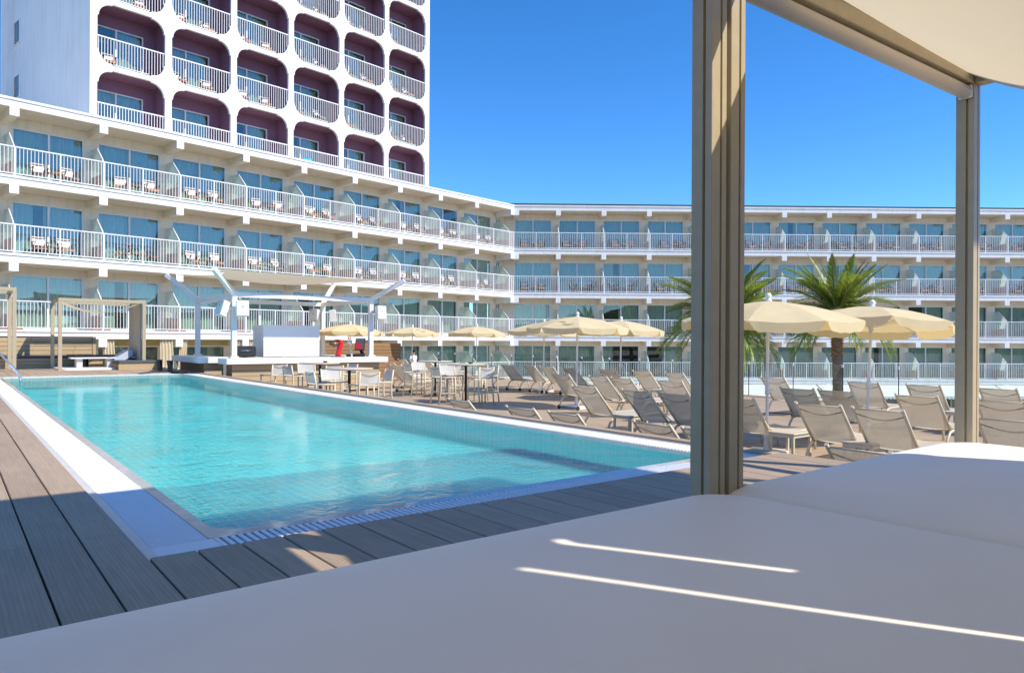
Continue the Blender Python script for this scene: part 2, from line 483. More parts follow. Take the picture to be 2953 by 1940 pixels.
EDGE = 5.57          # right edge of the raised pool deck
GL, GN, GR, GF = 0.0, 0.0, 5.43, 20.57
DT = .03             # top of the raised planks above the gutter
def blocks(rects, z0, z1):
    m = MB()
    for a0, a1, b0, b1 in rects: m.b6(a0, a1, b0, b1, z0, z1)
    return m
pd = blocks([(-16, GL - .004, -9, 28.6), (GL - .002, EDGE - .03, -9, GN - .004), (GL - .002, EDGE - .03, GF + .004, 28.6), (GR + .004, EDGE - .03, GN - .002, GF + .002)], -.70, -.012).obj('pool_deck', M['joist'], None, POOL_O, PA)
tag(pd, kind='structure')
PW = .22
def plank_mesh(w, l, t=.028):
    m = MB(); m.b6(-w / 2, w / 2, 0, l, -t, 0)
    return m.mesh('plank', M['deck'], .004, 1)
_pm = {}
def plank(parent, a, b, w, l, z, name='plank', matk='deck'):
    key = (round(w, 3), round(l, 2), matk)
    if key not in _pm:
        m = MB(); m.b6(-w / 2, w / 2, 0, l, -.028, 0)
        _pm[key] = m.mesh(name, M[matk], .0035, 1)
    return inst(name, _pm[key], parent, (a, b, z))
rp = random.Random(4)
for k in range(1, 15):
    a = -PW * (k - .5)
    off = {1: .55, 2: 2.9, 3: .56, 4: 3.1}.get(k, rp.uniform(0, 4))
    cuts = [-6.0] + [off + 4.0 * i for i in range(-1, 8) if -5.5 < off + 4 * i < 28] + [28.5]
    for b0, b1 in zip(cuts, cuts[1:]):
        plank(pd, a, b0 + .002, PW - .010, round(b1 - b0 - .005, 2), DT)
for k in range(25):
    a = PW * (k + .5) if k < 24 else (PW * 24 + EDGE) / 2
    w = PW - .010 if k < 24 else EDGE - PW * 24 - .01
    plank(pd, a, -4.5, w, 4.49, DT)
    c = 23.2 + rp.uniform(-.1, 1.5)
    plank(pd, a, GF + .012, w, round(c - GF - .02, 1), DT)
    plank(pd, a, GF + .012 + round(c - GF - .02, 1) + .006, w, 4.5, DT)
for i in range(5):
    plank(pd, (GR + EDGE) / 2 + .004, GN + i * 4.114, EDGE - GR - .004, 4.108, DT)
fm = {}
for r in range(3):
    for i in range(9):
        key = 'f'
        if key not in fm:
            m = MB(); m.b6(-.012, .012, 0, 3.99, -.19, 0); fm[key] = m.mesh('fascia_board', M['deckx'], .003)
        inst('fascia_board', fm[key], pd, (EDGE - .014, -6 + i * 4.0, DT - .03 - r * .205))

def rr(x0, x1, y0, y1, r, n=8):
    pts = []
    for cx, cy, s in ((x1 - r, y1 - r, 0), (x0 + r, y1 - r, 1), (x0 + r, y0 + r, 2), (x1 - r, y0 + r, 3)):
        for i in range(n + 1):
            a = (s + i / n) * PI / 2
            pts.append((cx + r * math.cos(a), cy + r * math.sin(a)))
    return pts
WX0, WX1, WY0, WY1 = .465, 4.965, .41, 20.16
inner = rr(WX0, WX1, WY0, WY1, .22)
outer = rr(.365, 5.065, .295, 20.275, .05)
def ring(m, p, zp, q, zq, smooth=False):
    n = len(p)
    m.add([(x, y, zp) for x, y in p] + [(x, y, zq) for x, y in q], [(i, (i + 1) % n, n + (i + 1) % n, n + i) for i in range(n)], smooth)
DEP = -.34
mid = rr(WX0 - .03, WX1 + .03, WY0 - .03, WY1 + .03, .22)
pb = MB(); ring(pb, inner, -.036, inner, DEP)
pb.add([(x, y, DEP) for x, y in inner], [tuple(range(len(inner)))])
shell = rr(WX0 - .06, WX1 + .06, WY0 - .06, WY1 + .06, .24)
ring(pb, inner, -.036, shell, -.0365); ring(pb, shell, -.0365, shell, DEP - .6); pb.add([(x, y, DEP - .6) for x, y in shell], [tuple(range(len(shell)))])
tag(pb.obj('pool_basin', M['tile'], None, POOL_O, PA), kind='structure')
pc = MB(); ring(pc, outer, -.075, outer, -.006); ring(pc, outer, -.006, mid, .0); ring(pc, mid, .0, inner, -.036)
coping = tag(pc.obj('pool_coping', M['cope'], None, POOL_O, PA), kind='structure')
pw = MB(); wpoly = rr(WX0 - .012, WX1 + .012, WY0 - .012, WY1 + .012, .22)
pw.add([(x, y, -.020) for x, y in wpoly], [tuple(range(len(wpoly)))])
tag(inst('pool_water', pw.mesh('pool_water', M['water'], up=True), None, POOL_O, PA), kind='structure')
# gutter channel, trims and grating
gt = MB()
for a0, a1, b0, b1 in ((.06, .365, .03, 20.54), (5.065, 5.40, .03, 20.54), (.365, 5.065, .03, .295), (.365, 5.065, 20.275, 20.54)):
    gt.b6(a0, a1, b0, b1, -.09, -.060)
gt.obj('gutter_channel', M['chan'], coping)
gt = MB()
gt.b6(0, .062, 0, 20.57, -.09, .006); gt.b6(.062, 5.43, 0, .022, -.09, .004)
gt.b6(5.402, 5.43, .022, 20.57, -.09, .004); gt.b6(.062, 5.402, 20.548, 20.57, -.09, .004)
gt.obj('gutter_trim', M['trim'], coping, bevel=.003)
sn = MB(); sn.b6(-.013, .013, 0, .262, -.022, 0); sn.b6(-.016, .016, .125, .137, -.016, -.003)
s_n = sn.mesh('grate_slat', M['grate'], .003)
sl = MB(); sl.b6(0, .292, -.0115, .0115, -.022, 0); sl.b6(.14, .152, -.019, .019, -.016, -.003)
s_l = sl.mesh('grate_slat', M['grate'], .003)
cnt = 0
pitch = .0432
k = 0
while .40 + k * pitch < 5.39:
    inst('grate_slat', s_n, coping, (.40 + k * pitch, .028, -.002)); k += 1; cnt += 1
rest = MB()
sqm = MB(); sqm.b6(.066, .385, .028, .29, -.02, -.0035)
sqm.obj('corner_grate', M['grate'], coping, bevel=.003)
k = 0; lp = .036
while .31 + k * lp < 20.5:
    b = .31 + k * lp
    if cnt < 295:
        inst('grate_slat', s_l, coping, (.067, b, -.002)); cnt += 1
    else: rest.b6(.067, .359, b - .011, b + .011, -.024, -.002)
    k += 1
k = 0
while .31 + k * pitch < 20.26:
    b = .31 + k * pitch
    rest.b6(5.075, 5.396, b - .013, b + .013, -.024, -.002); k += 1
k = 0
while .40 + k * pitch < 5.06:
    a = .40 + k * pitch
    rest.b6(a - .013, a + .013, 20.285, 20.542, -.024, -.002); k += 1
tag(rest.obj('gutter_grating', M['grate'], coping), kind='stuff')

# lower sun deck on its terrace block
LA0, LA1, LB0, LB1 = EDGE - .05, 20.1, -14.0, 28.6
tag(blocks([(LA0, LA1, LB0, LB1)], -1.1, LOW - .034).obj('sun_deck', M['joist'], None, POOL_O, PA), kind='structure')
tag(blocks([(-16, LA1 - .25, LB0 + .2, LB1 - .2)], -4.6, -1.1).obj('terrace', M['white'], None, POOL_O, PA), kind='structure')
ldk = bpy.data.objects['sun_deck']
cols = int((LA1 - EDGE) / PW)
for k in range(cols):
    a = EDGE + .012 + PW * (k + .5)
    o = rp.uniform(-2, 2)
    cuts = [-8.0, -1 + o, 7 + o, 15 + o, 24.0]
    for b0, b1 in zip(cuts, cuts[1:]):
        plank(ldk, a, b0 + .003, PW - .008, round(b1 - b0 - .006, 1), LOW, matk='deck2')
rest = MB()
for k in range(cols):
    a = EDGE + .012 + PW * (k + .5)
    rest.b6(a - PW / 2 + .004, a + PW / 2 - .004, 24.003, 28.5, LOW - .028, LOW)
    rest.b6(a - PW / 2 + .004, a + PW / 2 - .004, -13.8, -8.003, LOW - .028, LOW)
tag(rest.obj('far_boards', M['deck2'], ldk), kind='stuff')

# ------------------------------------------------------------------ hotel wings
LV = [-1.45, 1.42, 4.33, 7.29, 10.25]       # slab tops; the last is the roof
TH = .36
ORD = ['first', 'second', 'third', 'fourth', 'fifth', 'sixth', 'seventh', 'eighth', 'ninth', 'tenth', 'eleventh', 'twelfth', 'thirteenth', 'fourteenth']
def window_mesh(w, h, d=.09):
    m = MB(); t = .055
    m.b6(0, w, 0, d, h - t, h); m.b6(0, w, 0, d, 0, .05)
    m.b6(0, t, .001, d - .001, .05, h - t); m.b6(w - t, w, .001, d - .001, .05, h - t)
    m.b6(w / 2 - .04, w / 2 + .04, .002, d - .002, .05, h - t)
    return m.mesh('window', M['wpaint'])
def pane_mesh(w, h, name='pane', mk='glasswin'):
    m = MB(); m.b6(0, w, -.004, .004, 0, h)
    return m.mesh(name, M[mk])
def curtain_mesh(x0, x1, h, folds, amp=.05, seed=0, mk='curt', lean=0.0):
    rn = random.Random(seed); ph = rn.uniform(0, 6)
    n = max(8, folds * 6)
    def fn(u, v):
        x = x0 + (x1 - x0) * u
        y = amp * (math.sin(u * folds * 2 * PI + ph + .4 * math.sin(v * 3)) + .4 * math.sin(u * folds * 3.3 * PI + 1.7 * ph))
        return (x + lean * (1 - v) * (u - .5), y * (.55 + .45 * (1 - v)), h * v)
    m = MB(); m.grid(fn, n, 3)
    return m.mesh('curtain', M[mk])
WW, WH = 2.58, 2.2
WM = window_mesh(WW, WH)
PM = pane_mesh(WW / 2 - .095, WH - .105)
CM = [curtain_mesh(.05, WW - .05, WH - .05, 13, seed=1), curtain_mesh(.05, WW - .05, WH - .05, 16, seed=2),
      curtain_mesh(.05, WW * .62, WH - .05, 10, seed=3), curtain_mesh(WW * .45, WW - .05, WH - .05, 9, seed=4), curtain_mesh(.05, WW * .3, WH - .05, 6, seed=5)]
SWM = window_mesh(.46, 1.75); SPM = pane_mesh(.16, 1.65); SCM = curtain_mesh(.04, .42, 1.7, 3, seed=8)
def add_window(root, x, y, z, cur):
    w = inst('window', WM, root, (x, y, z))
    inst('pane', PM, w, (.055, .05, .05)); inst('pane', PM, w, (WW / 2 + .04, .03, .05))
    for c in cur: inst('curtain', CM[c], w, (0, .22, .02))
    return w
def railing_mesh(L, h=1.12, post=True):
    m = MB()
    m.b6(0, L, -.03, .03, h - .045, h); m.b6(0, L, -.02, .02, .06, .095)
    n = int(round(L / .123))
    for i in range(n):
        x = L * (i + .5) / n
        m.b6(x - .0095, x + .0095, -.0095, .0095, .095, h - .045)
    if post:
        for x in (0.02, L / 2): m.b6(x - .026, x + .026, -.027, .027, -.16, h - .045)
    return m.mesh('balcony_railing', M['wpaint'])
BAYL, BAYR = 3.123, 3.09
RML, RMR = railing_mesh(BAYL - .002), railing_mesh(BAYR - .002)
def part_mesh():
    m = MB()
    m.tube([(0, .06, 0), (0, .06, 1.13), (0, .10, 1.2), (0, .78, 1.80)], .028, 6)
    m.tube([(0, .78, 1.80), (0, 1.47, 1.80)], .014, 6)
    m.b6(-.02, .02, 1.45, 1.48, 0, 1.80); m.b6(-.018, .018, .09, 1.46, .60, .635)
    return m.mesh('balcony_divider', M['wpaint'])
DM = part_mesh()
pgm = MB(); pgm.prism([(.09, .64), (1.45, .64), (1.45, 1.785), (.79, 1.785), (.09, 1.16)], -.006, .006, lambda x, y, z: (z, x, y)); PGM = pgm.mesh('glass_panel', M['frost'])
ppm = MB(); ppm.b6(-.016, .016, .09, 1.45, .03, .60); PPM = ppm.mesh('lower_panel', M['pink'])
def add_divider(root, x, z):
    d = inst('balcony_divider', DM, root, (x, 0, z)); inst('glass_panel', PGM, d, (0, 0, 0)); inst('lower_panel', PPM, d, (0, 0, 0))
bmm = MB(); bmm.b6(-.155, .155, -.012, 1.5, -.685, -TH - .001); BMM = bmm.mesh('beam', M['cream'])
bem = MB(); bem.b6(-.16, .16, -.02, .0, -.69, -TH + .002); BEM = bem.mesh('beam_end', M['white'])  # shaded sides and lit front put into colour: cream beam, white end skin
def add_beam(root, x, z):
    b = inst('beam', BMM, root, (x, .012, z)); inst('beam_end', BEM, b, (0, -.014, 0))

MIT = .43
def wing(name, label, org, rz, x0, x1, beams, wins, small, bay, railm, rail0, corner_at_end, div0):
    root = thing(name, label, 'hotel building', org, rz)
    def xe(y): return x1 + (MIT * y if corner_at_end else 0)
    def xs(y): return x0 - (0 if corner_at_end else MIT * y)
    for i, z in enumerate(LV):
        yb = 6.0 if i < 4 else 12.0
        yw = 1.5 if i < 4 else yb
        m = MB()
        m.prism([(xs(0), 0), (xe(0), 0), (xe(yb), yb), (xs(yb), yb)], z - TH, z - .10)
        m.prism([(xs(0), -.035), (xe(0), -.035), (xe(yb), yb), (xs(yb), yb)], z - .098, z)
        m.obj('roof_slab' if i == 4 else 'balcony_slab', M['white'], root)
        m = MB()      # soffit skin under the white slab, bounced warm light put into its cream
        m.prism([(xs(.02), .02), (xe(.02), .02), (xe(1.49), 1.49), (xs(1.49), 1.49)], z - TH - .006, z - TH - .001)
        m.obj('soffit', M['cream'], root)
        for x in beams: add_beam(root, x, z)
    # facade wall: piers between the windows, head above them
    m = MB()
    for i in range(4):
        z0, z1 = LV[i] + .001, LV[i + 1] - TH - .008
        xprev = xs(1.5)
        ops = sorted([(x, x + WW, WH) for x in wins] + [(x, x + .46, 1.75 + .45) for x in small])
        for a, b, hh in ops:
            m.b6(xprev, a, 1.5, 1.72, z0, z1)
            m.b6(a, b, 1.5, 1.72, z0 + hh, z1)
            if b - a < 1: m.b6(a, b, 1.5, 1.72, z0, z0 + .45)
            xprev = b
        m.b6(xprev, xe(1.5), 1.5, 1.72, z0, z1)
    m.obj('facade_wall', M['cream'], root)
    m = MB()
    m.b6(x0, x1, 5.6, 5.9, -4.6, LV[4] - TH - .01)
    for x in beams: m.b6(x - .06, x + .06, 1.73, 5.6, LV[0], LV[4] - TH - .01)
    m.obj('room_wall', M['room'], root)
    return root
rw = random.Random(21)
def cur_pick():
    r = rw.random()
    return [0] if r < .45 else [1] if r < .86 else [2] if r < .92 else [3, 4] if r < .97 else [3]

# left wing
beamsL = [.40 + BAYL * k for k in range(-3, 9)]
winsL = [x + .27 for x in beamsL]
XC = 28.93
wingL = wing('hotel_wing', 'long white four-storey hotel wing below the purple tower, running away from the viewer', WO, WA, -12.0, XC, beamsL, winsL, [28.72], BAYL, RML, 6, True, 5)
for i in range(4):
    for k, x in enumerate(winsL):
        add_window(wingL, x, 1.52, LV[i] + .005, cur_pick() if i else rw.choice([[0], [1], [3, 4], [2]]))
        if i or k >= 7: inst('balcony_railing', RML, wingL, (beamsL[k], .03, LV[i]))
        add_divider(wingL, beamsL[k], LV[i])
    w = inst('window', SWM, wingL, (28.72, 1.52, LV[i] + .455)); inst('pane', SPM, w, (.055, .05, .05)); inst('pane', SPM, w, (.25, .05, .05)); inst('curtain', SCM, w, (0, .2, 0))
    rl = railing_mesh(XC - beamsL[-1] - BAYL)
    inst('balcony_railing', rl, wingL, (beamsL[-1] + BAYL, .03, LV[i]))
    add_divider(wingL, 28.50, LV[i])
ftm = MB(); ftm.b6(-.38, .30, .12, .42, .001, .05); ftm = ftm.mesh('terracotta_sill', M['terra'])
for x in beamsL: inst('terracotta_sill', ftm, wingL, (x + .05, 0, LV[1]))
for i in range(1, 5):
    m = MB(); m.b6(-.33, .02, -.03, 1.4, -.70, -TH + .004); m.obj('corner_block', M['white'], wingL, (XC, 0, LV[i]))
m = MB(); m.b6(-12, XC, .35, .6, -4.6, LV[0] - TH - .01); m.obj('base_wall', M['white'], wingL)
m = MB()
for k in range(-3, 6): m.b6(beamsL[k + 3] + .16, beamsL[k + 3] + BAYL - .16, 1.488, 1.497, LV[0] + WH + .03, LV[1] - TH - .02)
m.obj('yellow_band', M['olive'], wingL)

# right wing
beamsR = [3.03 + BAYR * k for k in range(0, 14)]
winsR = [x - BAYR + .15 for x in beamsR]
XR = beamsR[-1] + .3
wingR = wing('hotel_wing', 'long white four-storey hotel wing facing the viewer behind the palms', RO, RA, 0.0, XR, beamsR, winsR, [], BAYR, RMR, 0, False, 0)
for i in range(4):
    for k, x in enumerate(winsR):
        cur = cur_pick()
        if i == 0 and k in (2, 3): cur = [4] if k == 2 else [3]
        add_window(wingR, x, 1.52, LV[i] + .005, cur)
        inst('balcony_railing', RMR, wingR, (beamsR[k] - BAYR + .03, .03, LV[i]))
        add_divider(wingR, beamsR[k], LV[i])
m = MB(); m.b6(.02, .36, -.03, 1.4, -.70, -TH + .004); cbm = m.mesh('corner_block', M['white'])
for i in range(1, 5): inst('corner_block', cbm, wingR, (0, 0, LV[i]))
m = MB(); m.b6(-.6, XR, .25, 9, LV[4] + .002, LV[4] + .15); m.obj('roof_membrane', M['roofdark'], wingR)
m = MB(); m.b6(-.4, XR, 1.6, 1.9, -4.6, LV[0] - TH - .01); m.obj('garden_wall', M['room'], wingR)
for k, x in enumerate(winsR):
    w = inst('garden_window', WM, wingR, (x, 1.48, -4.55)); inst('pane', PM, w, (.055, .05, .05)); inst('pane', PM, w, (WW / 2 + .04, .03, .05))
# awnings below the lowest balcony
for j in range(6):
    L = 6.1
    def aw(u, v): return (L * u, -.05 - 2.1 * v, -.02 - .62 * v - .05 * math.sin(v * PI))
    m = MB(); m.grid(aw, 12, 6)
    root = thing('awning', 'x', 'awning', RO + Matrix.Rotation(RA, 3, 'Z') @ Vector((2.2 + 6.18 * j, 0, LV[0] - TH)), RA, 'white awnings below the lowest balcony')
    root['label'] = 'white sloping awning under the lowest balcony, %s from the hotel corner' % ORD[j]
    m.obj('awning_cloth', M['awning'], root)
    v = MB()
    for q in range(24):
        x0 = L * q / 24; dx = L / 24
        v.prism([(x0, 0), (x0 + dx, 0), (x0 + dx * .95, -.12), (x0 + dx * .5, -.19), (x0 + dx * .05, -.12)], -2.155, -2.150, lambda x, y, z: (x, z, y - .645))
    v.obj('valance', M['awning'], root)
    v = MB(); v.tube([(0, -2.14, -.645), (L, -2.14, -.645)], .02, 6); v.tube([(.1, 0, -.3), (.1, -2.1, -.66)], .018, 6); v.tube([(L - .1, 0, -.3), (L - .1, -2.1, -.66)], .018, 6)
    v.obj('awning_arm', M['wpaint'], root)

# ------------------------------------------------------------------ tower
TY = 1.7
def tl(x, y, z): return (x, y + TY, z)
tower = thing('hotel_tower', 'tall white hotel tower with rounded purple balcony recesses behind the low wing', 'hotel tower', WO, WA)
T0, T1, TP, TB = 3.52, 22.80, 3.16, 2.90
NC, NR = 6, 5
OW, OH = 2.86, 2.68
def hole(wid, hgt, r=.56, n=7, step=.05):
    """outline with rounded corner gussets that stand a little inside the straight edges; list of (x, z, ox, oz): the
    outer point of the cell each joins"""
    x0, x1, z0, z1 = 0, wid, 0, hgt
    px, pz0, pz1 = TP - wid, 0, 0
    pts = []
    for cx, cz, s in ((x1, z1, 0), (x0, z1, 1), (x0, z0, 2), (x1, z0, 3)):
        sx = -1 if cx == x1 else 1; sz = -1 if cz == z1 else 1
        ox, oz = cx + sx * (r + step), cz + sz * (r + step)
        arc = []
        for i in range(n + 1):
            a = (s + i / n) * PI / 2
            arc.append((ox + r * math.cos(a), oz + r * math.sin(a)))
        first = (arc[0][0] + (step if s in (0, 3) and False else 0), arc[0][1])
        if s == 0: pre = (x1, arc[0][1] - .0); post = (arc[-1][0], z1)
        if s == 1: pre = (arc[0][0], z1); post = (x0, arc[-1][1])
        if s == 2: pre = (x0, arc[0][1]); post = (arc[-1][0], z0)
        if s == 3: pre = (arc[0][0], z0); post = (x1, arc[-1][1])
        pts += [pre] + arc + [post]
    return pts
HP = hole(OW, OH)
def outer_pts(pts, ox0, ox1, oz0, oz1):
    per = len(pts) // 4; res = []
    corners = ((ox1, oz1), (ox0, oz1), (ox0, oz0), (ox1, oz0))
    for s in range(4):
        cx, cz = corners[s]
        q = pts[s * per:(s + 1) * per]; h = per // 2
        for i, (x, z) in enumerate(q):
            if i == h: res.append((cx, cz))
            elif i < h: res.append((cx, z) if s in (0, 2) else (x, cz))
            else: res.append((x, cz) if s in (0, 2) else (cx, z))
    return res
ZR0 = 10.14
fw = MB(); inn = MB()
for c in range(NC):
    for r in range(NR):
        ax = T0 + .29 + TP * c; az = ZR0 + TB * r
        ox0 = T0 if c == 0 else ax - (TP - OW) / 2; ox1 = T1 if c == NC - 1 else ax + OW + (TP - OW) / 2
        oz0, oz1 = az - .11, az + OH + .11
        hp = [(ax + x, az + z) for x, z in HP]
        if r == 0:      # the lowest recesses are cut square by the roof
            hp = [(x, z) for x, z in hp]
        op = outer_pts(hp, ox0, ox1, oz0, oz1)
        n = len(hp)
        fw.add([tl(x, 0, z) for x, z in op] + [tl(x, 0, z) for x, z in hp] + [tl(x, .14, z) for x, z in hp],
               [(i, (i + 1) % n, n + (i + 1) % n, n + i) for i in range(n)] + [(n + i, n + (i + 1) % n, 2 * n + (i + 1) % n, 2 * n + i) for i in range(n)])
        # plum box behind
        x0, x1, z0, z1 = ax - .03, ax + OW + .03, az - .0, az + OH + .02
        inn.b6(x0 - .1, x0, .142 + TY, 1.45 + TY, z0, z1); inn.b6(x1, x1 + .1, .142 + TY, 1.45 + TY, z0, z1)
        inn.b6(x0, x1, .142 + TY, 1.45 + TY, z1, z1 + .08); inn.b6(x0, x1, .142 + TY, 1.45 + TY, z0 - .08, z0)
        wx = ax + .02
        inn.b6(x0, wx, 1.30 + TY, 1.45 + TY, z0, z1); inn.b6(wx + 2.36, x1, 1.30 + TY, 1.45 + TY, z0, z1); inn.b6(wx, wx + 2.36, 1.30 + TY, 1.45 + TY, z0 + 2.15, z1)
fw.obj('facade_wall', M['white'], tower)
inn.obj('balcony_recess', M['plum'], tower)
ZT = ZR0 + TB * NR - .11
bk = MB()
bk.b6(T0, T1, TY + 2.6, TY + 14, 9.9, ZT + .6)
bk.b6(T0, T0 + .05, TY + .001, TY + 2.6, 9.9, ZT + .6); bk.b6(T1 - .05, T1, TY + .001, TY + 2.6, 9.9, ZT + .6)
bk.b6(T0, T1, TY + .001, TY + .05, ZT, ZT + .6); bk.b6(T0 + .05, T1 - .05, TY + .05, TY + 2.6, ZT + .1, ZT + .6)
bk.b6(T0 - .30, T0 - .001, TY + 12.0, TY + 13.2, 9.9, ZT + .6)
bk.obj('side_wall', M['white'], tower)
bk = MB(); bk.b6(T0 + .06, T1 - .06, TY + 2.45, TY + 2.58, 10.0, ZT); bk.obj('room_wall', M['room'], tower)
TWW, TWH = 2.36, 2.15
def twin():
    m = MB(); t = .06
    m.b6(0, TWW, 0, .09, TWH - t, TWH); m.b6(0, TWW, 0, .09, 0, .05)
    m.b6(0, t, .001, .089, .05, TWH - t); m.b6(TWW - t, TWW, .001, .089, .05, TWH - t); m.b6(TWW * .5 - .04, TWW * .5 + .04, .002, .088, .05, TWH - t)
    return m.mesh('window', M['wpaint'])
TWM = twin(); TPM = pane_mesh(TWW / 2 - .1, TWH - .11)
TCM = [curtain_mesh(.05, TWW - .05, TWH - .05, 12, seed=31), curtain_mesh(TWW * .5, TWW - .05, TWH - .05, 7, seed=32), curtain_mesh(.05, TWW * .2, TWH - .05, 4, seed=33)]
def trail():
    m = MB(); L = OW - .02; h = 1.22
    m.b6(.0, L, -.03, .03, h - .05, h)
    for i in range(23):
        x = L * (i + .5) / 23
        d = min(x, L - x); z = .06 if d > .67 else .06 + .62 - math.sqrt(max(0, .62 ** 2 - (.67 - d) ** 2))
        m.b6(x - .011, x + .011, -.011, .011, z, h - .05)
    m.b6(.67, L - .67, -.015, .015, .06, .09)
    return m.mesh('balcony_railing', M['wpaint'])
TRM = trail()
for c in range(NC):
    for r in range(NR):
        ax = T0 + .29 + TP * c; az = ZR0 + TB * r
        w = inst('window', TWM, tower, (ax + .02, TY + 1.31, az + .005))
        inst('pane', TPM, w, (.06, .05, .05)); inst('pane', TPM, w, (TWW / 2 + .04, .03, .05))
        op = (c == 3 and r == 0)
        for q in ([1] if op else rw.choice([[0], [0], [1, 2]])): inst('curtain', TCM[q], w, (0, .25, .02))
        inst('balcony_railing', TRM, tower, (ax + .01, TY + .08, az))
SW2 = MB(); SW2.b6(-.06, .0, 0, 1.05, 0, 1.25); 
for r in range(6):
    z = 10.9 + 2.9 * r
    m = MB(); m.b6(-.06, .02, 0, .05, 0, 1.25); m.b6(-.06, .02, 1.0, 1.05, 0, 1.25); m.b6(-.06, .02, .05, 1.0, 1.2, 1.25); m.b6(-.06, .02, .05, 1.0, 0, .05)
    o = m.obj('side_window', M['wpaint'], tower, (T0 - .02, TY + 10.5, z))
    p = MB(); p.b6(-.03, -.022, .05, 1.0, .05, 1.2); p.obj('pane', M['glassdark'], o)
tag(bpy.data.objects['hotel_wing'], group='low hotel wings'); tag(bpy.data.objects['hotel_wing.001'], group='low hotel wings')
# something turquoise hung over one tower railing
m = MB(); m.grid(lambda u, v: (.55 * u, -.02 + .03 * math.sin(u * 9), .55 * v - .02 * math.sin(u * 6)), 8, 4)
tw = m.obj('towel', M['teal'], None, WO + Matrix.Rotation(WA, 3, 'Z') @ Vector((T0 + .33 + TP * 3 + .55, TY - .0, ZR0 + .15)), WA)
tag(tw, 'turquoise towel behind the railing of a lowest tower balcony', 'towel')

# ------------------------------------------------------------------ balcony furniture
def make_bchair():
    t = thing('balcony_chair', 'x', 'chair')
    m = MB()
    for s in (-.25, .25):
        m.bar((s, -.30, 0), (s, .20, .62), .035, .035); m.bar((s, .26, 0), (s, -.22, .58), .035, .035)
        m.bar((s, .18, .40), (s, .30, .86), .035, .035); m.bar((s, -.26, .60), (s, .22, .62), .05, .03)
    m.bar((-.26, .02, .37), (.26, .02, .37), .03, .03); m.bar((-.26, .28, .80), (.26, .28, .80), .025, .025)
    m.obj('frame', M['chairframe'], t)
    m = MB()
    for i in range(5): m.b6(-.25, .25, -.27 + i * .1, -.18 + i * .1, .385, .405)
    m.b6(-.25, .25, -.295, -.275, .30, .40)
    m.obj('seat', M['chairwood'], t)
    m = MB(); m.grid(lambda u, v: (-.25 + .5 * u, .20 + .10 * v + .03 * math.sin(u * PI), .50 + .36 * v), 6, 3); m.obj('backrest', M['canvas'], t)
    return t
def make_btable():
    t = thing('balcony_table', 'x', 'table')
    m = MB(); m.lathe([(.0, .42), (.29, .42), (.29, .45), (.0, .45)], 16); m.obj('tabletop', M['chairwood'], t)
    m = MB()
    for a in range(3):
        q = a * 2 * PI / 3
        m.bar((.24 * math.cos(q), .24 * math.sin(q), 0), (-.1 * math.cos(q), -.1 * math.sin(q), .42), .035, .035)
    m.obj('legs', M['chairframe'], t)
    return t
bc, bt = make_bchair(), make_btable()
bct, btt = tree_of(bc), tree_of(bt)
first = {'c': True, 't': True}
def put(kind, pos, rz, label, group):
    o, tr = (bc, bct) if kind == 'c' else (bt, btt)
    if first[kind]:
        first[kind] = False; o.location = pos; o.rotation_euler = (0, 0, rz); tag(o, label, None, group)
    else: copy_thing(o, tr, pos, rz, label, group)
rf = random.Random(5)
def wpos(org, rz, x, y, z): return org + Matrix.Rotation(rz, 3, 'Z') @ Vector((x, y, z))
FL = {3: 'top', 2: 'middle'}
for fi in (3, 2):
    for k, x in enumerate(winsL):
        if k < 3: continue
        nm = ORD[k - 3] + ' bay from the left'
        fold = (fi == 2 and k == 4)
        for s, xx, nn in ((-1, .75, 'left'), (1, 1.85, 'right')):
            r = rf.uniform(-.25, .25) + (s * 1.4 if fold else -.1)
            put('c', wpos(WO, WA, x + xx + rf.uniform(-.12, .12), .95 + rf.uniform(-.15, .1), LV[fi] + .002), WA + r,
                '%s canvas chair on the left wing\'s %s balcony, %s' % (nn, FL[fi], nm), 'folding chairs on the hotel balconies')
        put('t', wpos(WO, WA, x + 1.32, .72, LV[fi] + .002), WA, 'small wooden table on the left wing\'s %s balcony, %s' % (FL[fi], nm), 'small tables on the hotel balconies')
    for k, x in enumerate(winsR):
        if k > 11: continue
        nm = ORD[k] + ' bay from the corner'
        fold = (fi == 2 and k in (1, 2)) or (fi == 3 and k == 6)
        sh = rf.uniform(-.35, .35)
        for s, xx, nn in ((-1, .8, 'left'), (1, 1.95, 'right')):
            r = rf.uniform(-.25, .25) + (-s * 1.45 if fold else 0)
            put('c', wpos(RO, RA, x + xx + sh, .9 + rf.uniform(-.1, .1), LV[fi] + .002), RA + r,
                '%s canvas chair on the far wing\'s %s balcony, %s' % (nn, FL[fi], nm), 'folding chairs on the hotel balconies')
        put('t', wpos(RO, RA, x + 1.38 + sh, .7, LV[fi] + .002), RA, 'small wooden table on the far wing\'s %s balcony, %s' % (FL[fi], nm), 'small tables on the hotel balconies')
ROWN = ['lowest', 'second', 'third', 'fourth', 'top']
for c in range(NC):
    for r in range(4):
        ax = T0 + .29 + TP * c; az = ZR0 + TB * r
        for s, xx, nn in ((-1, .72, 'left'), (1, 2.0, 'right')):
            if rf.random() < .15: continue
            put('c', wpos(WO, WA, ax + xx, TY + .75 + rf.uniform(-.1, .1), az + .002), WA + rf.uniform(-.4, .4),
                '%s chair in tower recess, %s row up, %s column from the left' % (nn, ORD[r], ORD[c]), 'folding chairs on the hotel balconies')

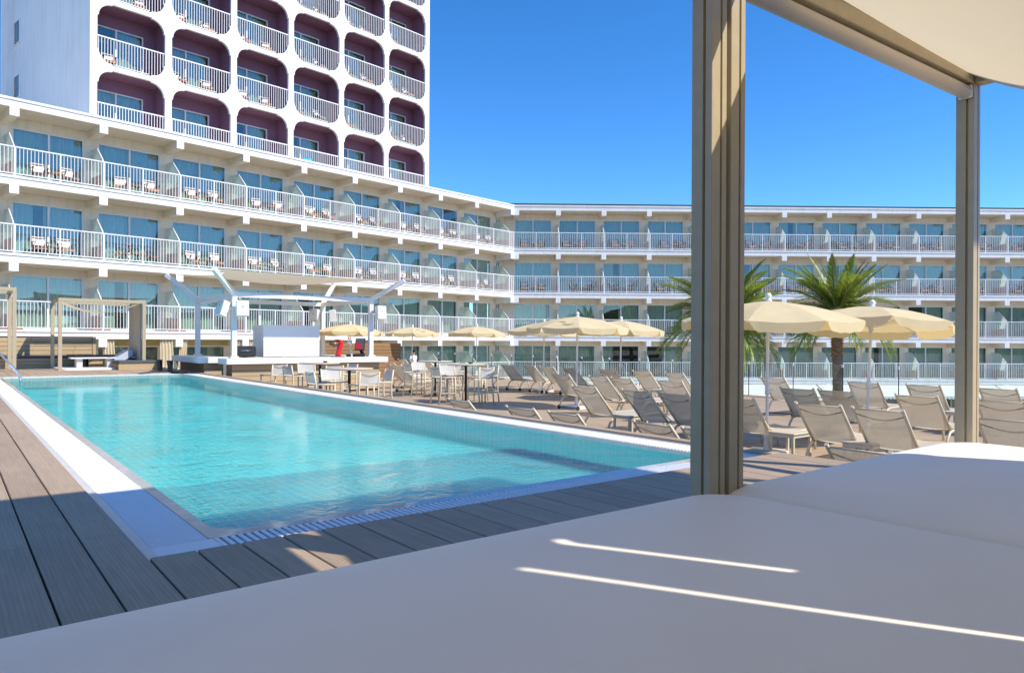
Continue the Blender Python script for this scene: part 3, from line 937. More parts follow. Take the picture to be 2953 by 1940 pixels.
# ------------------------------------------------------------------ parasols
def make_parasol(name, label, rad=1.32, top=2.30, emblem=False, pole_r=.024):
    t = thing(name, label, 'parasol', group='cream parasols on the sun deck')
    n = 8; H = .30
    def rim(k): a = 2 * PI * k / n; return Vector((rad * math.cos(a), rad * math.sin(a), top - H))
    m = MB()
    seg = 8
    for k in range(n):
        p, q = rim(k), rim(k + 1)
        def fn(u, v):
            e = p.lerp(q, u)
            r = Vector((0, 0, top)).lerp(Vector((e.x, e.y, e.z)), v)
            return (r.x, r.y, r.z + .05 * math.sin(v * PI) - .03 * v * math.sin(u * PI) * v + .006 * math.sin(u * 19 + k) * v)
        m.grid(fn, seg, 8)
    can = m.obj('canopy', M['umb'], t)
    m = MB()
    for k in range(n):
        p, q = rim(k), rim(k + 1)
        def fv(u, v):
            e = p.lerp(q, .025 + .95 * u)
            o = e.normalized(); o.z = 0
            end = min(1, min(u, 1 - u) / .10)
            dep = .04 + .10 * (end ** .6)
            return (e.x + .02 * v * o.x, e.y + .02 * v * o.y, e.z - .03 * math.sin(u * PI) - v * dep + .006 * math.sin(u * 24 + k * 2) * v)
        m.grid(fv, 14, 2)
    m.obj('valance', M['umb'], can)
    if emblem:
        m = MB()
        a0 = 2 * PI * (emblem - .5) / n
        def on(rr_, da):
            a = a0 + da; v = rr_ / (rad * math.cos(PI / n))
            return Vector((rr_ * math.cos(a), rr_ * math.sin(a), top - H * v + .05 * math.sin(v * PI) + .006))
        for (c0, r0, s0) in ((.95, .16, 1), (.86, .13, -1)):
            def sw(u, v): 
                x = (u - .5) * 2; w = .035 * (1 - abs(x) ** 1.5) + .006
                return on(c0 + .06 * s0 * math.cos(x * 1.6) + (v - .5) * w, (x * r0 + .10 * s0) / c0 * 1.0)
            m.grid(sw, 10, 1)
        m.obj('emblem', M['emblem'], can)
    m = MB(); m.tube([(0, 0, .28), (0, 0, top - .02)], pole_r, 10); m.tube([(0, 0, .95), (0, 0, 1.10)], pole_r + .012, 10); m.tube([(0, -.03, 1.02), (0, -.085, 1.02)], .014, 6); m.tube([(0, 0, top - H - .12), (0, 0, top - H - .02)], pole_r + .018, 10)
    m.obj('pole', M['pole'], t)
    m = MB(); m.lathe([(.0, top - .02), (.055, top - .01), (.05, top + .015), (.028, top + .03), (.045, top + .055), (.05, top + .08), (.03, top + .115), (0, top + .12)], 12); m.obj('finial', M['wpaint'], t)
    m = MB()
    for k in range(n):
        e = rim(k); m.tube([(0, 0, top - .05), (e.x * .97, e.y * .97, e.z - .005)], .009, 5, False)
        m.tube([(0, 0, top - H - .07), (e.x * .5, e.y * .5, top - H * .5 - .03)], .007, 5, False)
    m.obj('ribs', M['pole'], t)
    m = MB(); m.b6(-.28, .28, -.28, .28, 0, .09); m.lathe([(.0, .09), (.06, .09), (.045, .16), (.04, .30), (.055, .31), (.055, .36), (0, .36)], 12)
    m.obj('base', M['barwhite'], t, bevel=.012)
    return t
def P_(a, b, z): return P(a, b, z)
PARA = [
    (12.05, 9.71, 2.38, 1.32, 5, 'large cream parasol with an olive emblem, in the middle of the sun deck'),
    (9.10, 2.36, 2.38, 1.34, 0, 'cream parasol just right of the left foreground post, its pole by a side table'),
    (11.72, 1.94, 2.38, 1.34, 0, 'cream parasol on a leaning pole, just left of the right foreground post'),
    (14.92, 10.87, 2.36, 1.30, 0, 'cream parasol nearest the palm hidden behind the left foreground post'),
    (15.22, 14.70, 2.36, 1.30, 0, 'cream parasol half hidden behind the left edge of the emblem parasol in mid-deck'),
    (17.79, 22.25, 2.36, 1.30, 0, 'plain cream parasol beyond the bar tables, below the hotel corner'),
    (16.81, 26.20, 2.36, 1.30, 4, 'cream parasol with an olive swirl, beyond the tall stools and right of the bar'),
    (11.82, 22.50, 2.36, 1.34, 6, 'cream parasol beside the bar, partly hidden by the bar post'),
]
for i, (a, b, top, rad, em, lab) in enumerate(PARA):
    o = make_parasol('parasol', lab, rad, top, em)
    o.location = P(a, b, LOW)
    o.rotation_euler = (R(3) if i == 2 else R(.6), R(4.2) if i == 2 else R(-1.6 if i == 1 else 0), PA + R(17 * i + 4))
    if i == 2: o.location = P(a, b, LOW) + Vector((-.16, 0, 0))

# ------------------------------------------------------------------ sun loungers (head towards the pool, long axis along +x)
def make_lounger(name, bx, bz, hz_=.36):
    """bx, bz: the top of the raised back behind and above the hinge"""
    t = thing(name, 'x', 'sun lounger')
    w = .31; hz = hz_; kz = hz / .36
    L = math.hypot(bx, bz); ux, uz = -bx / L, bz / L
    m = MB()
    for s in (-w, w):
        m.tube([(ux * -.03, s, hz - uz * .03), (ux * L * .5, s, hz + uz * L * .5), (ux * (L + .02), s, hz + uz * (L + .02))], .021, 8)
    m.tube([(ux * L * .97, -w, hz + uz * L * .97), (ux * L * .97, w, hz + uz * L * .97)], .012, 6)
    m.obj('back_frame', M['frame'], t)
    m = MB()
    def bf(u, v):
        d = L * (.01 + .97 * v); sag = .035 * math.sin(u * PI) * math.sin(v * PI * .9 + .2)
        return (ux * d + uz * sag, -w + 2 * w * u, hz + uz * d - ux * sag * -1 - sag * .2)
    m.grid(bf, 8, 8); m.obj('backrest', M['fabric'], t)
    m = MB()
    def band(u, v):
        d = L * (.865 - .115 * math.sin(u * PI) + .028 * (v - .5)); off = -.008
        sag = .035 * math.sin(u * PI) * math.sin(d / L * PI * .9 + .2)
        return (ux * d + uz * sag - uz * .006, -w + 2 * w * u, hz + uz * d - sag * .2 + ux * .006)
    m.grid(band, 12, 1); m.obj('head_band', M['slingband'], t)
    m = MB()
    m.grid(lambda u, v: (.0 + 1.28 * v, -w + 2 * w * u, hz + .012 - .03 * math.sin(u * PI)), 6, 8); m.obj('seat', M['fabric'], t)
    m = MB()
    for s in (-w - .012, w + .012):
        m.tube([(-.20, s, .055), (-.175, s, .055 + .075 * kz), (-.115, s, .24 * kz), (-.02, s, hz - .035), (.12, s, hz - .015), (1.22, s, hz - .015), (1.30, s, hz - .03), (1.36, s, .27 * kz), (1.40, s, .14 * kz), (1.42, s, .0)], .021, 8)
    m.tube([(1.30, -w, hz - .025), (1.30, w, hz - .025)], .016, 6); m.tube([(.16, -w, hz - .025), (.16, w, hz - .025)], .014, 6); m.tube([(.62, -w, hz - .035), (.62, w, hz - .035)], .014, 6)
    m.obj('main_frame', M['frame'], t)
    m = MB()
    for s in (-w + .012, w - .012): m.tube([(.16, s, hz - .025), (ux * L * .42, s, hz + uz * L * .42)], .010, 6)
    m.obj('back_strut', M['frame'], t)
    m = MB(); m.tube([(-.2, -w - .03, .055), (-.2, w + .03, .055)], .012, 6); m.obj('axle', M['black'], t)
    for s in (-w - .03, w + .03):
        m = MB(); m.tube([(-.2, s - .014, .055), (-.2, s + .014, .055)], .055, 12); m.obj('wheel', M['wheel'], t)
    return t
lhi = make_lounger('sun_lounger', .50, .55); lhi_t = tree_of(lhi)
llo = make_lounger('sun_lounger', .48, .53, .20); llo_t = tree_of(llo)
used = {'hi': False, 'lo': False}
ROWS = [
    ('lo', 6.13, 'in the row hugging the raised pool deck', [6.38, 4.70, 3.69, 2.10, 1.32, -.51]),
    ('hi', 8.48, 'in the second row from the pool', [5.77, 4.49, 3.64, 2.54, 1.23, .43, -1.03]),
    ('hi', 11.35, 'in the third row from the pool', [9.60, 8.21, 7.47, 6.10, 3.19, 2.45, 1.13, -.04]),
    ('hi', 14.50, 'in the far row by the glass balustrade', [21.2, 17.3, 15.83, 14.55, 13.67, 12.57, 11.03, 9.67, 8.51, 5.6, 3.53, 2.29, .99]),
]
rl = random.Random(9)
for typ, a, rown, bs in ROWS:
    for i, b in enumerate(bs):
        lab = 'raised taupe lounger, %s from the left %s' % (ORD[i], rown)
        if typ == 'lo': lab = 'low-backed taupe lounger, %s from the left %s' % (ORD[i], rown)
        top = .50 if typ == 'hi' else .48
        loc = P(a + top + rl.uniform(-.04, .04), b, LOW); rz = PA + rl.uniform(-.07, .07)
        src, tr = (lhi, lhi_t) if typ == 'hi' else (llo, llo_t)
        if not used[typ]:
            used[typ] = True; src.location = loc; src.rotation_euler = (0, 0, rz); tag(src, lab, None, 'sling loungers on the sun deck')
        else: copy_thing(src, tr, loc, rz, lab, 'sling loungers on the sun deck')
for a, b, d, lab in ((11.75, 19.1, 0, 'taupe lounger right of the bar counter, end-on beside the tall stools'), (10.9, 17.2, 10, 'taupe lounger behind the round table, just right of the bar counter'), (14.6, 23.3, 0, 'taupe lounger farthest back, left of the parasol with the olive swirl')):
    copy_thing(lhi, lhi_t, P(a + .5, b, LOW), PA + R(d), lab, 'sling loungers on the sun deck')

# ------------------------------------------------------------------ side tables
def make_side(lab):
    t = thing('side_table', lab, 'side table', group='low side tables between the loungers')
    m = MB(); m.b6(-.27, .27, -.22, .22, .395, .42); m.obj('tabletop', M['table'], t, bevel=.006)
    m = MB(); m.b6(-.25, .25, -.20, .20, .35, .394); m.obj('apron', M['frame'], t)
    lm = MB(); lm.b6(-.018, .018, -.018, .018, 0, .35); lm = lm.mesh('leg', M['frame'])
    for x in (-.23, .23):
        for y in (-.18, .18): inst('leg', lm, t, (x, y, 0))
    return t
for a, b, lab in ((9.05, 5.10, 'sand side table at the right of the first lounger of the second row'), (9.15, 2.00, 'sand side table by the parasol pole just right of the left foreground post'),
                  (14.75, 9.15, 'side table in the far lounger row, left of the left foreground post'), (14.75, 1.72, 'side table in the far row, just left of the right foreground post'), (9.0, .80, 'side table beside the loungers in front of the leaning parasol')):
    o = make_side(lab); o.location = P(a, b, LOW); o.rotation_euler = (0, 0, PA)

# ------------------------------------------------------------------ tall tables, stools
def make_tall_table():
    t = thing('bar_table', 'x', 'table')
    m = MB(); m.lathe([(0, 1.055), (.50, 1.055), (.55, 1.07), (.55, 1.088), (.545, 1.092), (0, 1.092)], 40); m.obj('tabletop', M['table'], t)
    m = MB(); m.lathe([(0, .012), (.03, .012), (.035, .03), (.035, 1.02), (.09, 1.035), (.26, 1.05), (.26, 1.054), (0, 1.054)], 14); m.obj('pedestal', M['black'], t)
    m = MB(); m.b6(-.30, .30, -.30, .30, 0, .012); m.obj('foot_plate', M['black'], t, bevel=.004)
    return t
def make_stool():
    t = thing('bar_stool', 'x', 'bar stool')
    w = .25
    lf = MB(); lf.tube([(0, 0, 0), (0, 0, .74)], .019, 8); lf = lf.mesh('leg', M['frame'])
    lb = MB(); lb.tube([(0, .06, 0), (0, .0, .45), (0, .0, .74), (0, .05, 1.04)], .021, 8); lb = lb.mesh('leg', M['frame'])
    for s in (-w, w):
        inst('leg', lf, t, (s, -.23, 0)); inst('leg', lb, t, (s, .21, 0))
    m = MB(); m.grid(lambda u, v: (-w + 2 * w * u, -.24 + .44 * v, .755 - .025 * math.sin(u * PI)), 6, 4); m.obj('seat', M['stoolsling'], t)
    m = MB()
    for y in (-.23, .21): m.tube([(-w, y, .735), (w, y, .735)], .016, 6)
    for s in (-w, w): m.tube([(s, -.25, .745), (s, .21, .745)], .02, 6)
    m.obj('seat_rail', M['frame'], t)
    m = MB(); m.grid(lambda u, v: (-w + 2 * w * u, .212 + .045 * v + .03 * math.sin(u * PI), .775 + .25 * v), 8, 3); m.obj('backrest', M['stoolsling'], t)
    m = MB(); m.grid(lambda u, v: (-w + 2 * w * u, .262 + .03 * math.sin(u * PI), 1.005 - .055 * math.sin(u * PI) + .014 * v), 10, 1)
    m.obj('back_band', M['slingband'], t)
    m = MB()
    m.tube([(-w, -.23, .27), (w, -.23, .27)], .012, 6); m.tube([(-w, .22, .36), (w, .22, .36)], .012, 6)
    for s in (-w, w): m.tube([(s, -.23, .32), (s, .215, .32)], .012, 6)
    m.obj('footrest', M['frame'], t)
    return t
def make_ashtray(lab, loc):
    m = MB(); m.lathe([(0, 0), (.055, 0), (.062, .045), (.05, .045), (.045, .012), (0, .012)], 12)
    o = m.obj('ashtray', M['black'], None, loc); return tag(o, lab, 'ashtray', 'black ashtrays on tables')
tt = make_tall_table(); tt_t = tree_of(tt); st = make_stool(); st_t = tree_of(st)
TABS = [(-5.45, 20.4, 'nearest the bar counter', (1, 1, 0, 1)), (-3.78, 16.7, 'nearest the pool', (1, 1, 1, 1)), (-2.42, 22.7, 'farthest from the pool', (1, 1, 1, 1)), (-1.28, 20.0, 'standing furthest right', (1, 1, 1, 1))]
SID = [((-1, 0), 'on its near left side'), ((0, 1), 'on its far left side'), ((1, 0), 'on its far right side'), ((0, -1), 'on its near right side')]
fs = True
for i, (x, y, d, mask) in enumerate(TABS):
    loc = Vector((x, y, LOW)); lab = 'tall round sand-topped table on a black pedestal, %s' % d
    if i == 0: tt.location = loc; tag(tt, lab, None, 'tall round tables')
    else: copy_thing(tt, tt_t, loc, .3 * i, lab, 'tall round tables')
    if i != 1: make_ashtray('black ashtray on the tall round table %s' % d, loc + Vector((.12, .1, 1.093)))
    for (dx, dy), sd in SID:
        dv = E1 * dx + E2 * dy
        sp = loc + dv * (.74 + rl.uniform(-.05, .06))
        # the back is outward (+y local outward)
        rz = math.atan2(dv.y, dv.x) - PI / 2 + rl.uniform(-.14, .14)
        sl_ = 'tall sling stool %s of the table %s' % (sd.replace('on its', 'at the'), d)
        if fs: fs = False; st.location = sp; st.rotation_euler = (0, 0, rz); tag(st, sl_, None, 'tall sling stools')
        else: copy_thing(st, st_t, sp, rz, sl_, 'tall sling stools')
copy_thing(st, st_t, Vector((-6.75, 20.35, LOW)), PA - PI / 2 - PI / 2 + .35, 'tall sling stool alone in front of the white bar counter', 'tall sling stools')

# ------------------------------------------------------------------ bar
BX0, BX1, BY0, BY1 = 6.2, 10.85, 18.85, 22.9
bar = thing('pool_bar', 'open white bar with four posts, sloping arms and wood-clad base beside the pool', 'bar', POOL_O + Vector((0, 0, 0)), PA)
CT = .50             # counter top
def prof(x, y): return (x, y)
m = MB(); m.b6(BX0 - .35, BX1 + .45, BY0 - .45, BY0 + .45, CT - .18, CT); m.obj('counter', M['barwhite'], bar, bevel=.01)
m = MB(); m.b6(BX0 - .75, BX0 + .15, BY0 + 1.05, BY1 + .4, CT - .18, CT + .01); m.obj('counter', M['barwhite'], bar, bevel=.01)
m = MB(); m.b6(BX1 - .35, BX1 + .42, BY0 + .46, BY1 + .4, CT - .18, CT - .002); m.obj('counter', M['barwhite'], bar, bevel=.01)
for x0, x1, y0, y1, nm in ((BX0 - .1, BX1 + .2, BY0 - .20, BY0 + .35, 0), (BX0 - .5, BX0, BY0 + 1.3, BY1 + .2, 1), (BX1 - .2, BX1 + .2, BY0 + .5, BY1 + .2, 2)):
    m = MB(); m.b6(x0, x1, y0, y1, LOW, CT - .185); m.obj('counter_base', M['joist'], bar)
    for r in range(5):
        z1 = CT - .20 - r * .18
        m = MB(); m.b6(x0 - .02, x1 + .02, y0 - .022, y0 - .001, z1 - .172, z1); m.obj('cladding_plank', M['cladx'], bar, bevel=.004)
        m = MB(); m.b6(x0 - .022, x0 - .001, y0, y1, z1 - .172, z1); m.obj('cladding_plank', M['cladd'], bar, bevel=.004)  # shade of the left side put into the plank colour
TZ = 2.54
for i, (x, y, dx, dy) in enumerate(((BX0, BY0, -1, -1), (BX1, BY0, 1, -1), (BX0, BY1, -1, 1), (BX1, BY1, 1, 1))):
    m = MB(); m.b6(x - .075, x + .075, y - .075, y + .075, CT, TZ); m.b6(x - .12, x + .12, y - .12, y + .12, CT, CT + .06)
    m.obj('post', M['barwhite'], bar, bevel=.006)
    m = MB(); m.bar((x, y, TZ - .06), (x + dx * .85, y + dy * .85, 3.14 if dy < 0 else 3.36), .12, .14); m.obj('arm', M['barwhite'], bar, bevel=.005)
for p, q in (((BX0, BY0), (BX1, BY0)), ((BX0, BY1), (BX1, BY1)), ((BX0, BY0), (BX0, BY1)), ((BX1, BY0), (BX1, BY1))):
    p = Vector((*p, TZ - .08)); q = Vector((*q, TZ - .08)); d = (q - p).normalized() * .076
    m = MB(); m.bar(p + d, q - d, .11, .15); m.obj('beam', M['barwhite'], bar, bevel=.004)
sl = MB()
c0 = [Vector((BX0 - .83, BY0 - .83, 3.16)), Vector((BX1 + .83, BY0 - .83, 3.16)), Vector((BX0 - .83, BY1 + .83, 3.38)), Vector((BX1 + .83, BY1 + .83, 3.38))]
def sailf(u, v):
    uu = u + .09 * math.sin(2 * PI * u) * 0
    pinch = .09
    x = u - (u - .5) * .30 * math.sin(v * PI); y = v - (v - .5) * pinch * math.sin(u * PI)
    p = c0[0].lerp(c0[1], x).lerp(c0[2].lerp(c0[3], x), y)
    p.z -= .05 * math.sin(u * PI) + .05 * math.sin(v * PI) + .16 * math.sin(u * PI) * math.sin(v * PI)
    return p
sl.grid(sailf, 20, 20)
o = sl.obj('shade_sail', M['sail'], None, POOL_O, PA); tag(o, 'cream shade sail stretched between the four arms above the white bar', 'shade sail')
# loudspeakers on the posts
def speaker(lab, x, y, z, yaw, tilt):
    t = thing('loudspeaker', lab, 'loudspeaker', P(x, y, z), PA + yaw, 'white loudspeakers on the bar posts')
    m = MB(); m.prism([(-.26, -.16), (.26, -.16), (.17, .16), (-.17, .16)], -.31, .31)
    o = m.obj('cabinet', M['barwhite'], t, bevel=.015); o.rotation_euler = (tilt, 0, 0)
    m = MB(); m.b6(-.24, .24, -.168, -.161, -.29, .29); g_ = m.obj('grille', mat('pale_grille', (.70, .70, .68), .7, bump=.5, bs=250), o)
    m = MB(); m.b6(-.022, .022, -.173, -.167, .045, .09); m.obj('badge', M['black'], o)
    m = MB(); m.bar((0, .12, 0), (0, .30, 0), .05, .05); m.obj('bracket', M['wpaint'], t)
    t.scale = (.76, .76, .76)
    return t
speaker('white loudspeaker facing the pool on the front left bar post', BX0 + .12, BY0 - .32, 2.02, R(2), R(-4))
speaker('white loudspeaker turned left on the front left bar post', BX0 - .33, BY0 + .02, 2.02, R(-78), R(-18))
speaker('white loudspeaker facing the tables on the front right bar post', BX1 + .20, BY0 - .30, 2.02, R(12), R(-4))
speaker('white loudspeaker aimed right on the rear right bar post', BX1 + .36, BY1 - .10, 2.02, R(70), R(-6))
speaker('white loudspeaker aimed left on the rear right bar post', BX1 - .36, BY1 - .10, 2.02, R(-60), R(-4))
# things on the counter
m = MB(); m.b6(BX0 + 1.25, BX0 + 3.2, BY0 + .98, BY0 + 2.0, CT + .001, CT + 1.06)
o = m.obj('bar_hood', M['barwhite'], None, POOL_O, PA, bevel=.008); tag(o, 'big plain white box standing on the front bar counter', 'cabinet')
t = thing('toaster_grill', 'black rounded toaster grill on the bar counter left of the white box', 'grill', P(BX0 + .62, BY0 + .95, CT + .0), PA)
m = MB(); m.prism(rr(-.32, .32, 0, .36, .09, 5), -.2, .2, lambda x, y, z: (x, z, y + .01)); m.obj('body', M['black'], t, bevel=.01)
m = MB(); m.tube([(-.22, -.22, .22), (.22, -.22, .22)], .014, 6); m.obj('handle', M['steel'], t)
# soda gun tower: red curved body, dark tap head
t = thing('drinks_dispenser', 'glossy red curved drinks dispenser with black tap head on the bar counter', 'drinks dispenser', P(BX0 + 3.55, BY0 + .12, CT), PA)
m = MB()
pts = [(0, -.11, 0.05), (0, -.08, .25), (0, .0, .45), (0, .06, .66), (0, -.02, .84), (0, -.16, .90)]
for a, b in zip(pts, pts[1:]): pass
def rb(u, v):
    i = min(int(v * 5), 4); f = v * 5 - i
    p = Vector(pts[i]).lerp(Vector(pts[i + 1]), f); w = .12 + .05 * v
    ang = u * 2 * PI
    return (p.y * .8 + .15 * math.cos(ang), w * math.sin(ang) * 1.1, p.z)
m.grid(rb, 16, 15); m.obj('body', M['red'], t)
m = MB(); m.b6(-.52, -.10, -.15, .15, .60, .80); m.obj('tap_head', M['black'], t, bevel=.02)
for i in range(6):
    m = MB(); m.tube([(-.46 + .07 * i, -.10, .60), (-.46 + .07 * i, -.10, .50)], .012, 6); m.obj('nozzle', M['black'], t)
for i in range(5):
    m = MB(); m.b6(-.49 + i * .075, -.43 + i * .075, -.157, -.150, .66, .76); m.obj('flavour_card', (M['emblem'], M['red'], M['umb'], M['terra'], M['red'])[i], t)
m = MB(); m.prism(rr(-.42, .22, -.2, .2, .08, 4), .001, .05); m.obj('drip_tray', M['black'], t)
t.scale = (.66, .66, .66)
t = thing('beer_tap', 'slim chrome beer tap with a red knob right of the red dispenser', 'beer tap', P(BX0 + 4.0, BY0 + .12, CT), PA)
m = MB(); m.tube([(0, 0, 0), (.0, 0, .18), (-.06, 0, .38), (-.02, 0, .6), (-.12, 0, .72), (-.26, 0, .74)], [.06, .05, .045, .045, .04, .035], 10); m.obj('column', M['steel'], t)
m = MB(); m.tube([(-.2, 0, .72), (-.2, -.02, .86)], .016, 6); m.obj('handle', M['steel'], t)
m = MB(); m.lathe([(0, .86), (.03, .87), (.035, .95), (.015, 1.02), (0, 1.03)], 10, (-.2, -.02, 0)); m.obj('knob', M['red'], t)
t.scale = (.68, .68, .68)
t = thing('till_screen', 'black till with a tilted screen near the right bar post', 'till', P(BX1 - .35, BY0 + .1, CT), PA - R(28))
m = MB(); m.b6(-.2, .2, -.2, .2, .0, .12); m.b6(-.55, -.21, -.12, .2, 0, .10); m.obj('base', M['black'], t, bevel=.01)
m = MB(); m.bar((.1, .1, .1), (.0, .0, .42), .16, .06); m.obj('stand', M['black'], t)
m = MB(); m.b6(-.21, .21, -.02, .02, -.25, .25); o = m.obj('screen', M['black'], t, (0, -.02, .50), bevel=.008); o.rotation_euler = (R(-14), 0, R(-22))
m = MB(); m.b6(-.18, .18, -.026, -.021, -.21, .21); m.obj('display', mat('display', (.10, .105, .12), .25), o)
m = MB(); m.prism([(-.16, -.18), (.10, -.18), (.10, .0), (-.16, .08)], -.030, -.027, lambda x, y, z: (x, z, y)); m.obj('display_patch', M['red'], o)
t.scale = (.85, .85, .85)
# dark wicker stools left of the bar
for a, b, lab in ((BX0 - 1.15, BY0 + 1.9, 'dark wicker chair at the left end of the bar, the nearer of two'), (BX0 - 1.2, BY0 + 3.1, 'dark wicker chair at the left end of the bar, the farther of two')):
    t = thing('wicker_chair', lab, 'chair', P(a, b, LOW), PA, 'wicker chairs by the bar')
    m = MB(); m.b6(-.24, .24, -.24, .24, .60, .70); m.obj('seat', M['wicker'], t, bevel=.02)
    m = MB(); m.grid(lambda u, v: (-.24 - .05 * v, -.24 + .48 * u, .70 + .36 * v), 4, 4); m.prism([(-.24, -.24), (-.20, -.24), (-.20, .24), (-.24, .24)], .7, 1.06); m.obj('backrest', M['wicker'], t)
    lm = MB(); lm.b6(-.02, .02, -.02, .02, 0, .6); lm = lm.mesh('leg', M['wicker'])
    for x in (-.21, .21):
        for y in (-.21, .21): inst('leg', lm, t, (x, y, 0))
# slatted screens
def screen(lab, a0, a1, b, z0, z1, bh, mk, endpost, cutl):
    t = thing('slatted_screen', lab, 'screen', P(a0, b, 0), PA, 'wooden plank screens')
    L = a1 - a0; n = int(round((z1 - z0) / bh)); rn = random.Random(3)
    m = MB(); m.b6(0, L, .03, .06, z0, z1 - .02); m.obj('backing', M['joist'], t)
    cache = {}
    for r in range(n):
        x = 0.0; off = rn.uniform(.4, cutl)
        cuts = [0] + [off + cutl * i for i in range(20) if off + cutl * i < L - .3] + [L - (.12 if endpost else 0)]
        for c, d in zip(cuts, cuts[1:]):
            m = MB(); m.b6(0, d - c - .006, 0, .026, 0, bh - .012); m.obj('cladding_plank', M[mk], t, (c, 0, z0 + r * bh), bevel=.004)
    if endpost:
        m = MB(); m.b6(L - .11, L, -.01, .05, z0, z1 - .01); m.obj('end_post', M[mk], t, bevel=.004)
screen('pale brown plank wall behind the dark cushioned bench, far left', -4.0, 3.65, 27.0, DT, 1.17, .155, 'cladx', True, 2.6)
screen('dark brown plank wall behind the right side of the bar', 10.6, 16.1, 26.0, LOW, .93, .16, 'cladd', False, 2.9)

# ------------------------------------------------------------------ far cabanas, bench, daybed, curtains
def cabana_frame(t, w, d, hgt, pr=.055, mk='ali'):
    for x in (pr, w - pr):
        for y in (pr, d - pr):
            m = MB(); m.b6(x - pr, x + pr, y - pr, y + pr, 0, hgt - 2 * pr); m.b6(x - pr - .002, x + pr + .002, y - .006, y + .006, .01, hgt - 2 * pr - .01)
            m.obj('post', M[mk], t, bevel=.003)
    for y in (pr, d - pr):
        m = MB(); m.b6(0, w, y - pr, y + pr, hgt - 2 * pr, hgt); m.obj('beam', M[mk], t, bevel=.003)
    for x in (pr, w - pr):
        m = MB(); m.b6(x - pr, x + pr, 2 * pr, d - 2 * pr, hgt - 2 * pr + .001, hgt - .001); m.obj('beam', M[mk], t, bevel=.003)
def sag_cloth(x0, x1, y0, y1, z, sag, axis='x', nx=16):
    m = MB()
    def f(u, v):
        q = u if axis == 'x' else v
        return (x0 + (x1 - x0) * u, y0 + (y1 - y0) * v, z - 4 * sag * q * (1 - q))
    m.grid(f, nx, nx); return m
ca = thing('cabana', 'beige metal cabana with sagging cloth roof beyond the far pool edge', 'cabana', P(2.1, 23.7, DT), PA, 'cabanas round the pool')
cabana_frame(ca, 2.6, 2.2, 2.38)
sag_cloth(.12, 2.48, .12, 1.3, 2.30, .34).obj('canopy', M['canopy'], ca)
m = MB(); m.b6(2.44, 2.49, .13, 2.08, .02, 2.25); m.obj('side_panel', M['screen'], ca, bevel=.004)
m = MB()
for i in range(14): m.tube([(.2 + i * .165, .10, 2.29), (.2 + i * .165, .16, 2.24)], .008, 4)
m.obj('cord', M['wpaint'], ca)
cb = thing('cabana', 'beige metal cabana cut off by the left edge, beyond the pool ladder', 'cabana', P(-1.62, 23.75, DT), PA, 'cabanas round the pool')
cabana_frame(cb, 2.6, 2.2, 2.66)
sag_cloth(.12, 2.48, .12, .55, 2.58, .30).obj('canopy', M['canopy'], cb)
t = thing('cushioned_bench', 'long wood-clad bench with a charcoal cushion against the pale plank wall', 'bench', P(-4.0, 26.2, DT), PA)
m = MB(); m.b6(0, 8.1, .0, .7, .36, .44); m.obj('cushion', M['grey'], t, bevel=.02, seg=2)
for i in range(3):
    m = MB(); m.b6(0, 8.1, .02, .05, .0 + i * .12, .112 + i * .12); m.obj('cladding_plank', M['cladx'], t, bevel=.004)
m = MB(); m.b6(.01, 8.09, .052, .68, 0, .355); m.obj('bench_base', M['joist'], t)
t = thing('white_table', 'long thin white table on grey slab legs under the far cabana', 'table', P(2.55, 24.5, DT), PA)
m = MB(); m.b6(0, 2.2, 0, .7, .36, .395); m.obj('tabletop', M['barwhite'], t, bevel=.004)
for x in (.18, 1.1):
    m = MB(); m.b6(x, x + .18, .1, .6, 0, .36); m.obj('leg', M['greybase'], t)
make_ashtray('black ashtray on the long white table under the far cabana', P(3.75, 24.75, DT + .396))
make_ashtray('black ashtray at the left end of the long white table', P(2.75, 25.0, DT + .396))
m = MB(); m.prism(rr(2.15, 5.1, 23.72, 25.9, .3, 6), DT + .001, DT + .055); o = m.obj('white_platform', M['barwhite'], None, POOL_O, PA); tag(o, 'low white rounded platform under the far cabana', 'platform')
t = thing('daybed', 'low wood-clad daybed with charcoal mattress right of the far cabana', 'daybed', P(3.78, 23.25, DT), PA)
m = MB(); m.b6(0, 1.35, 0, 2.1, .20, .31); m.obj('mattress', M['grey'], t, bevel=.02, seg=2)
m = MB(); m.b6(.02, 1.33, .02, 2.08, .058, .198); m.obj('base', M['cladd'], t)
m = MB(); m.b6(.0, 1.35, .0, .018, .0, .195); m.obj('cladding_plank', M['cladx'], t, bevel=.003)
m = MB(); m.b6(.0, .018, .02, 2.1, .0, .195); m.obj('cladding_plank', M['cladd'], t, bevel=.003)  # left side in the darker plank, its shade kept in the colour
m = MB(); m.prism([(0, .0), (.55, .42), (.66, .36), (.66, .2), (.35, .0)], 0, 1.1, lambda x, y, z: (x, z, y)); o = m.obj('backrest_cushion', M['lgrey'], None, P(3.75, 24.3, DT + .25), PA, bevel=.02); tag(o, 'pale blue-grey wedge cushion behind the charcoal daybed mattress', 'cushion')
t = thing('daybed', 'dark wood-clad daybed with charcoal cushion behind the long white table', 'daybed', P(2.6, 25.4, DT), PA)
m = MB(); m.b6(0, 2.3, 0, .7, .36, .47); m.obj('mattress', M['grey'], t, bevel=.02, seg=2)
for i in range(3):
    m = MB(); m.b6(.6, 2.3, 0, .03, i * .12, .112 + i * .12); m.obj('cladding_plank', M['cladx'], t, bevel=.004)
m = MB(); m.b6(.61, 2.29, .031, .65, 0, .355); m.obj('base', M['joist'], t)
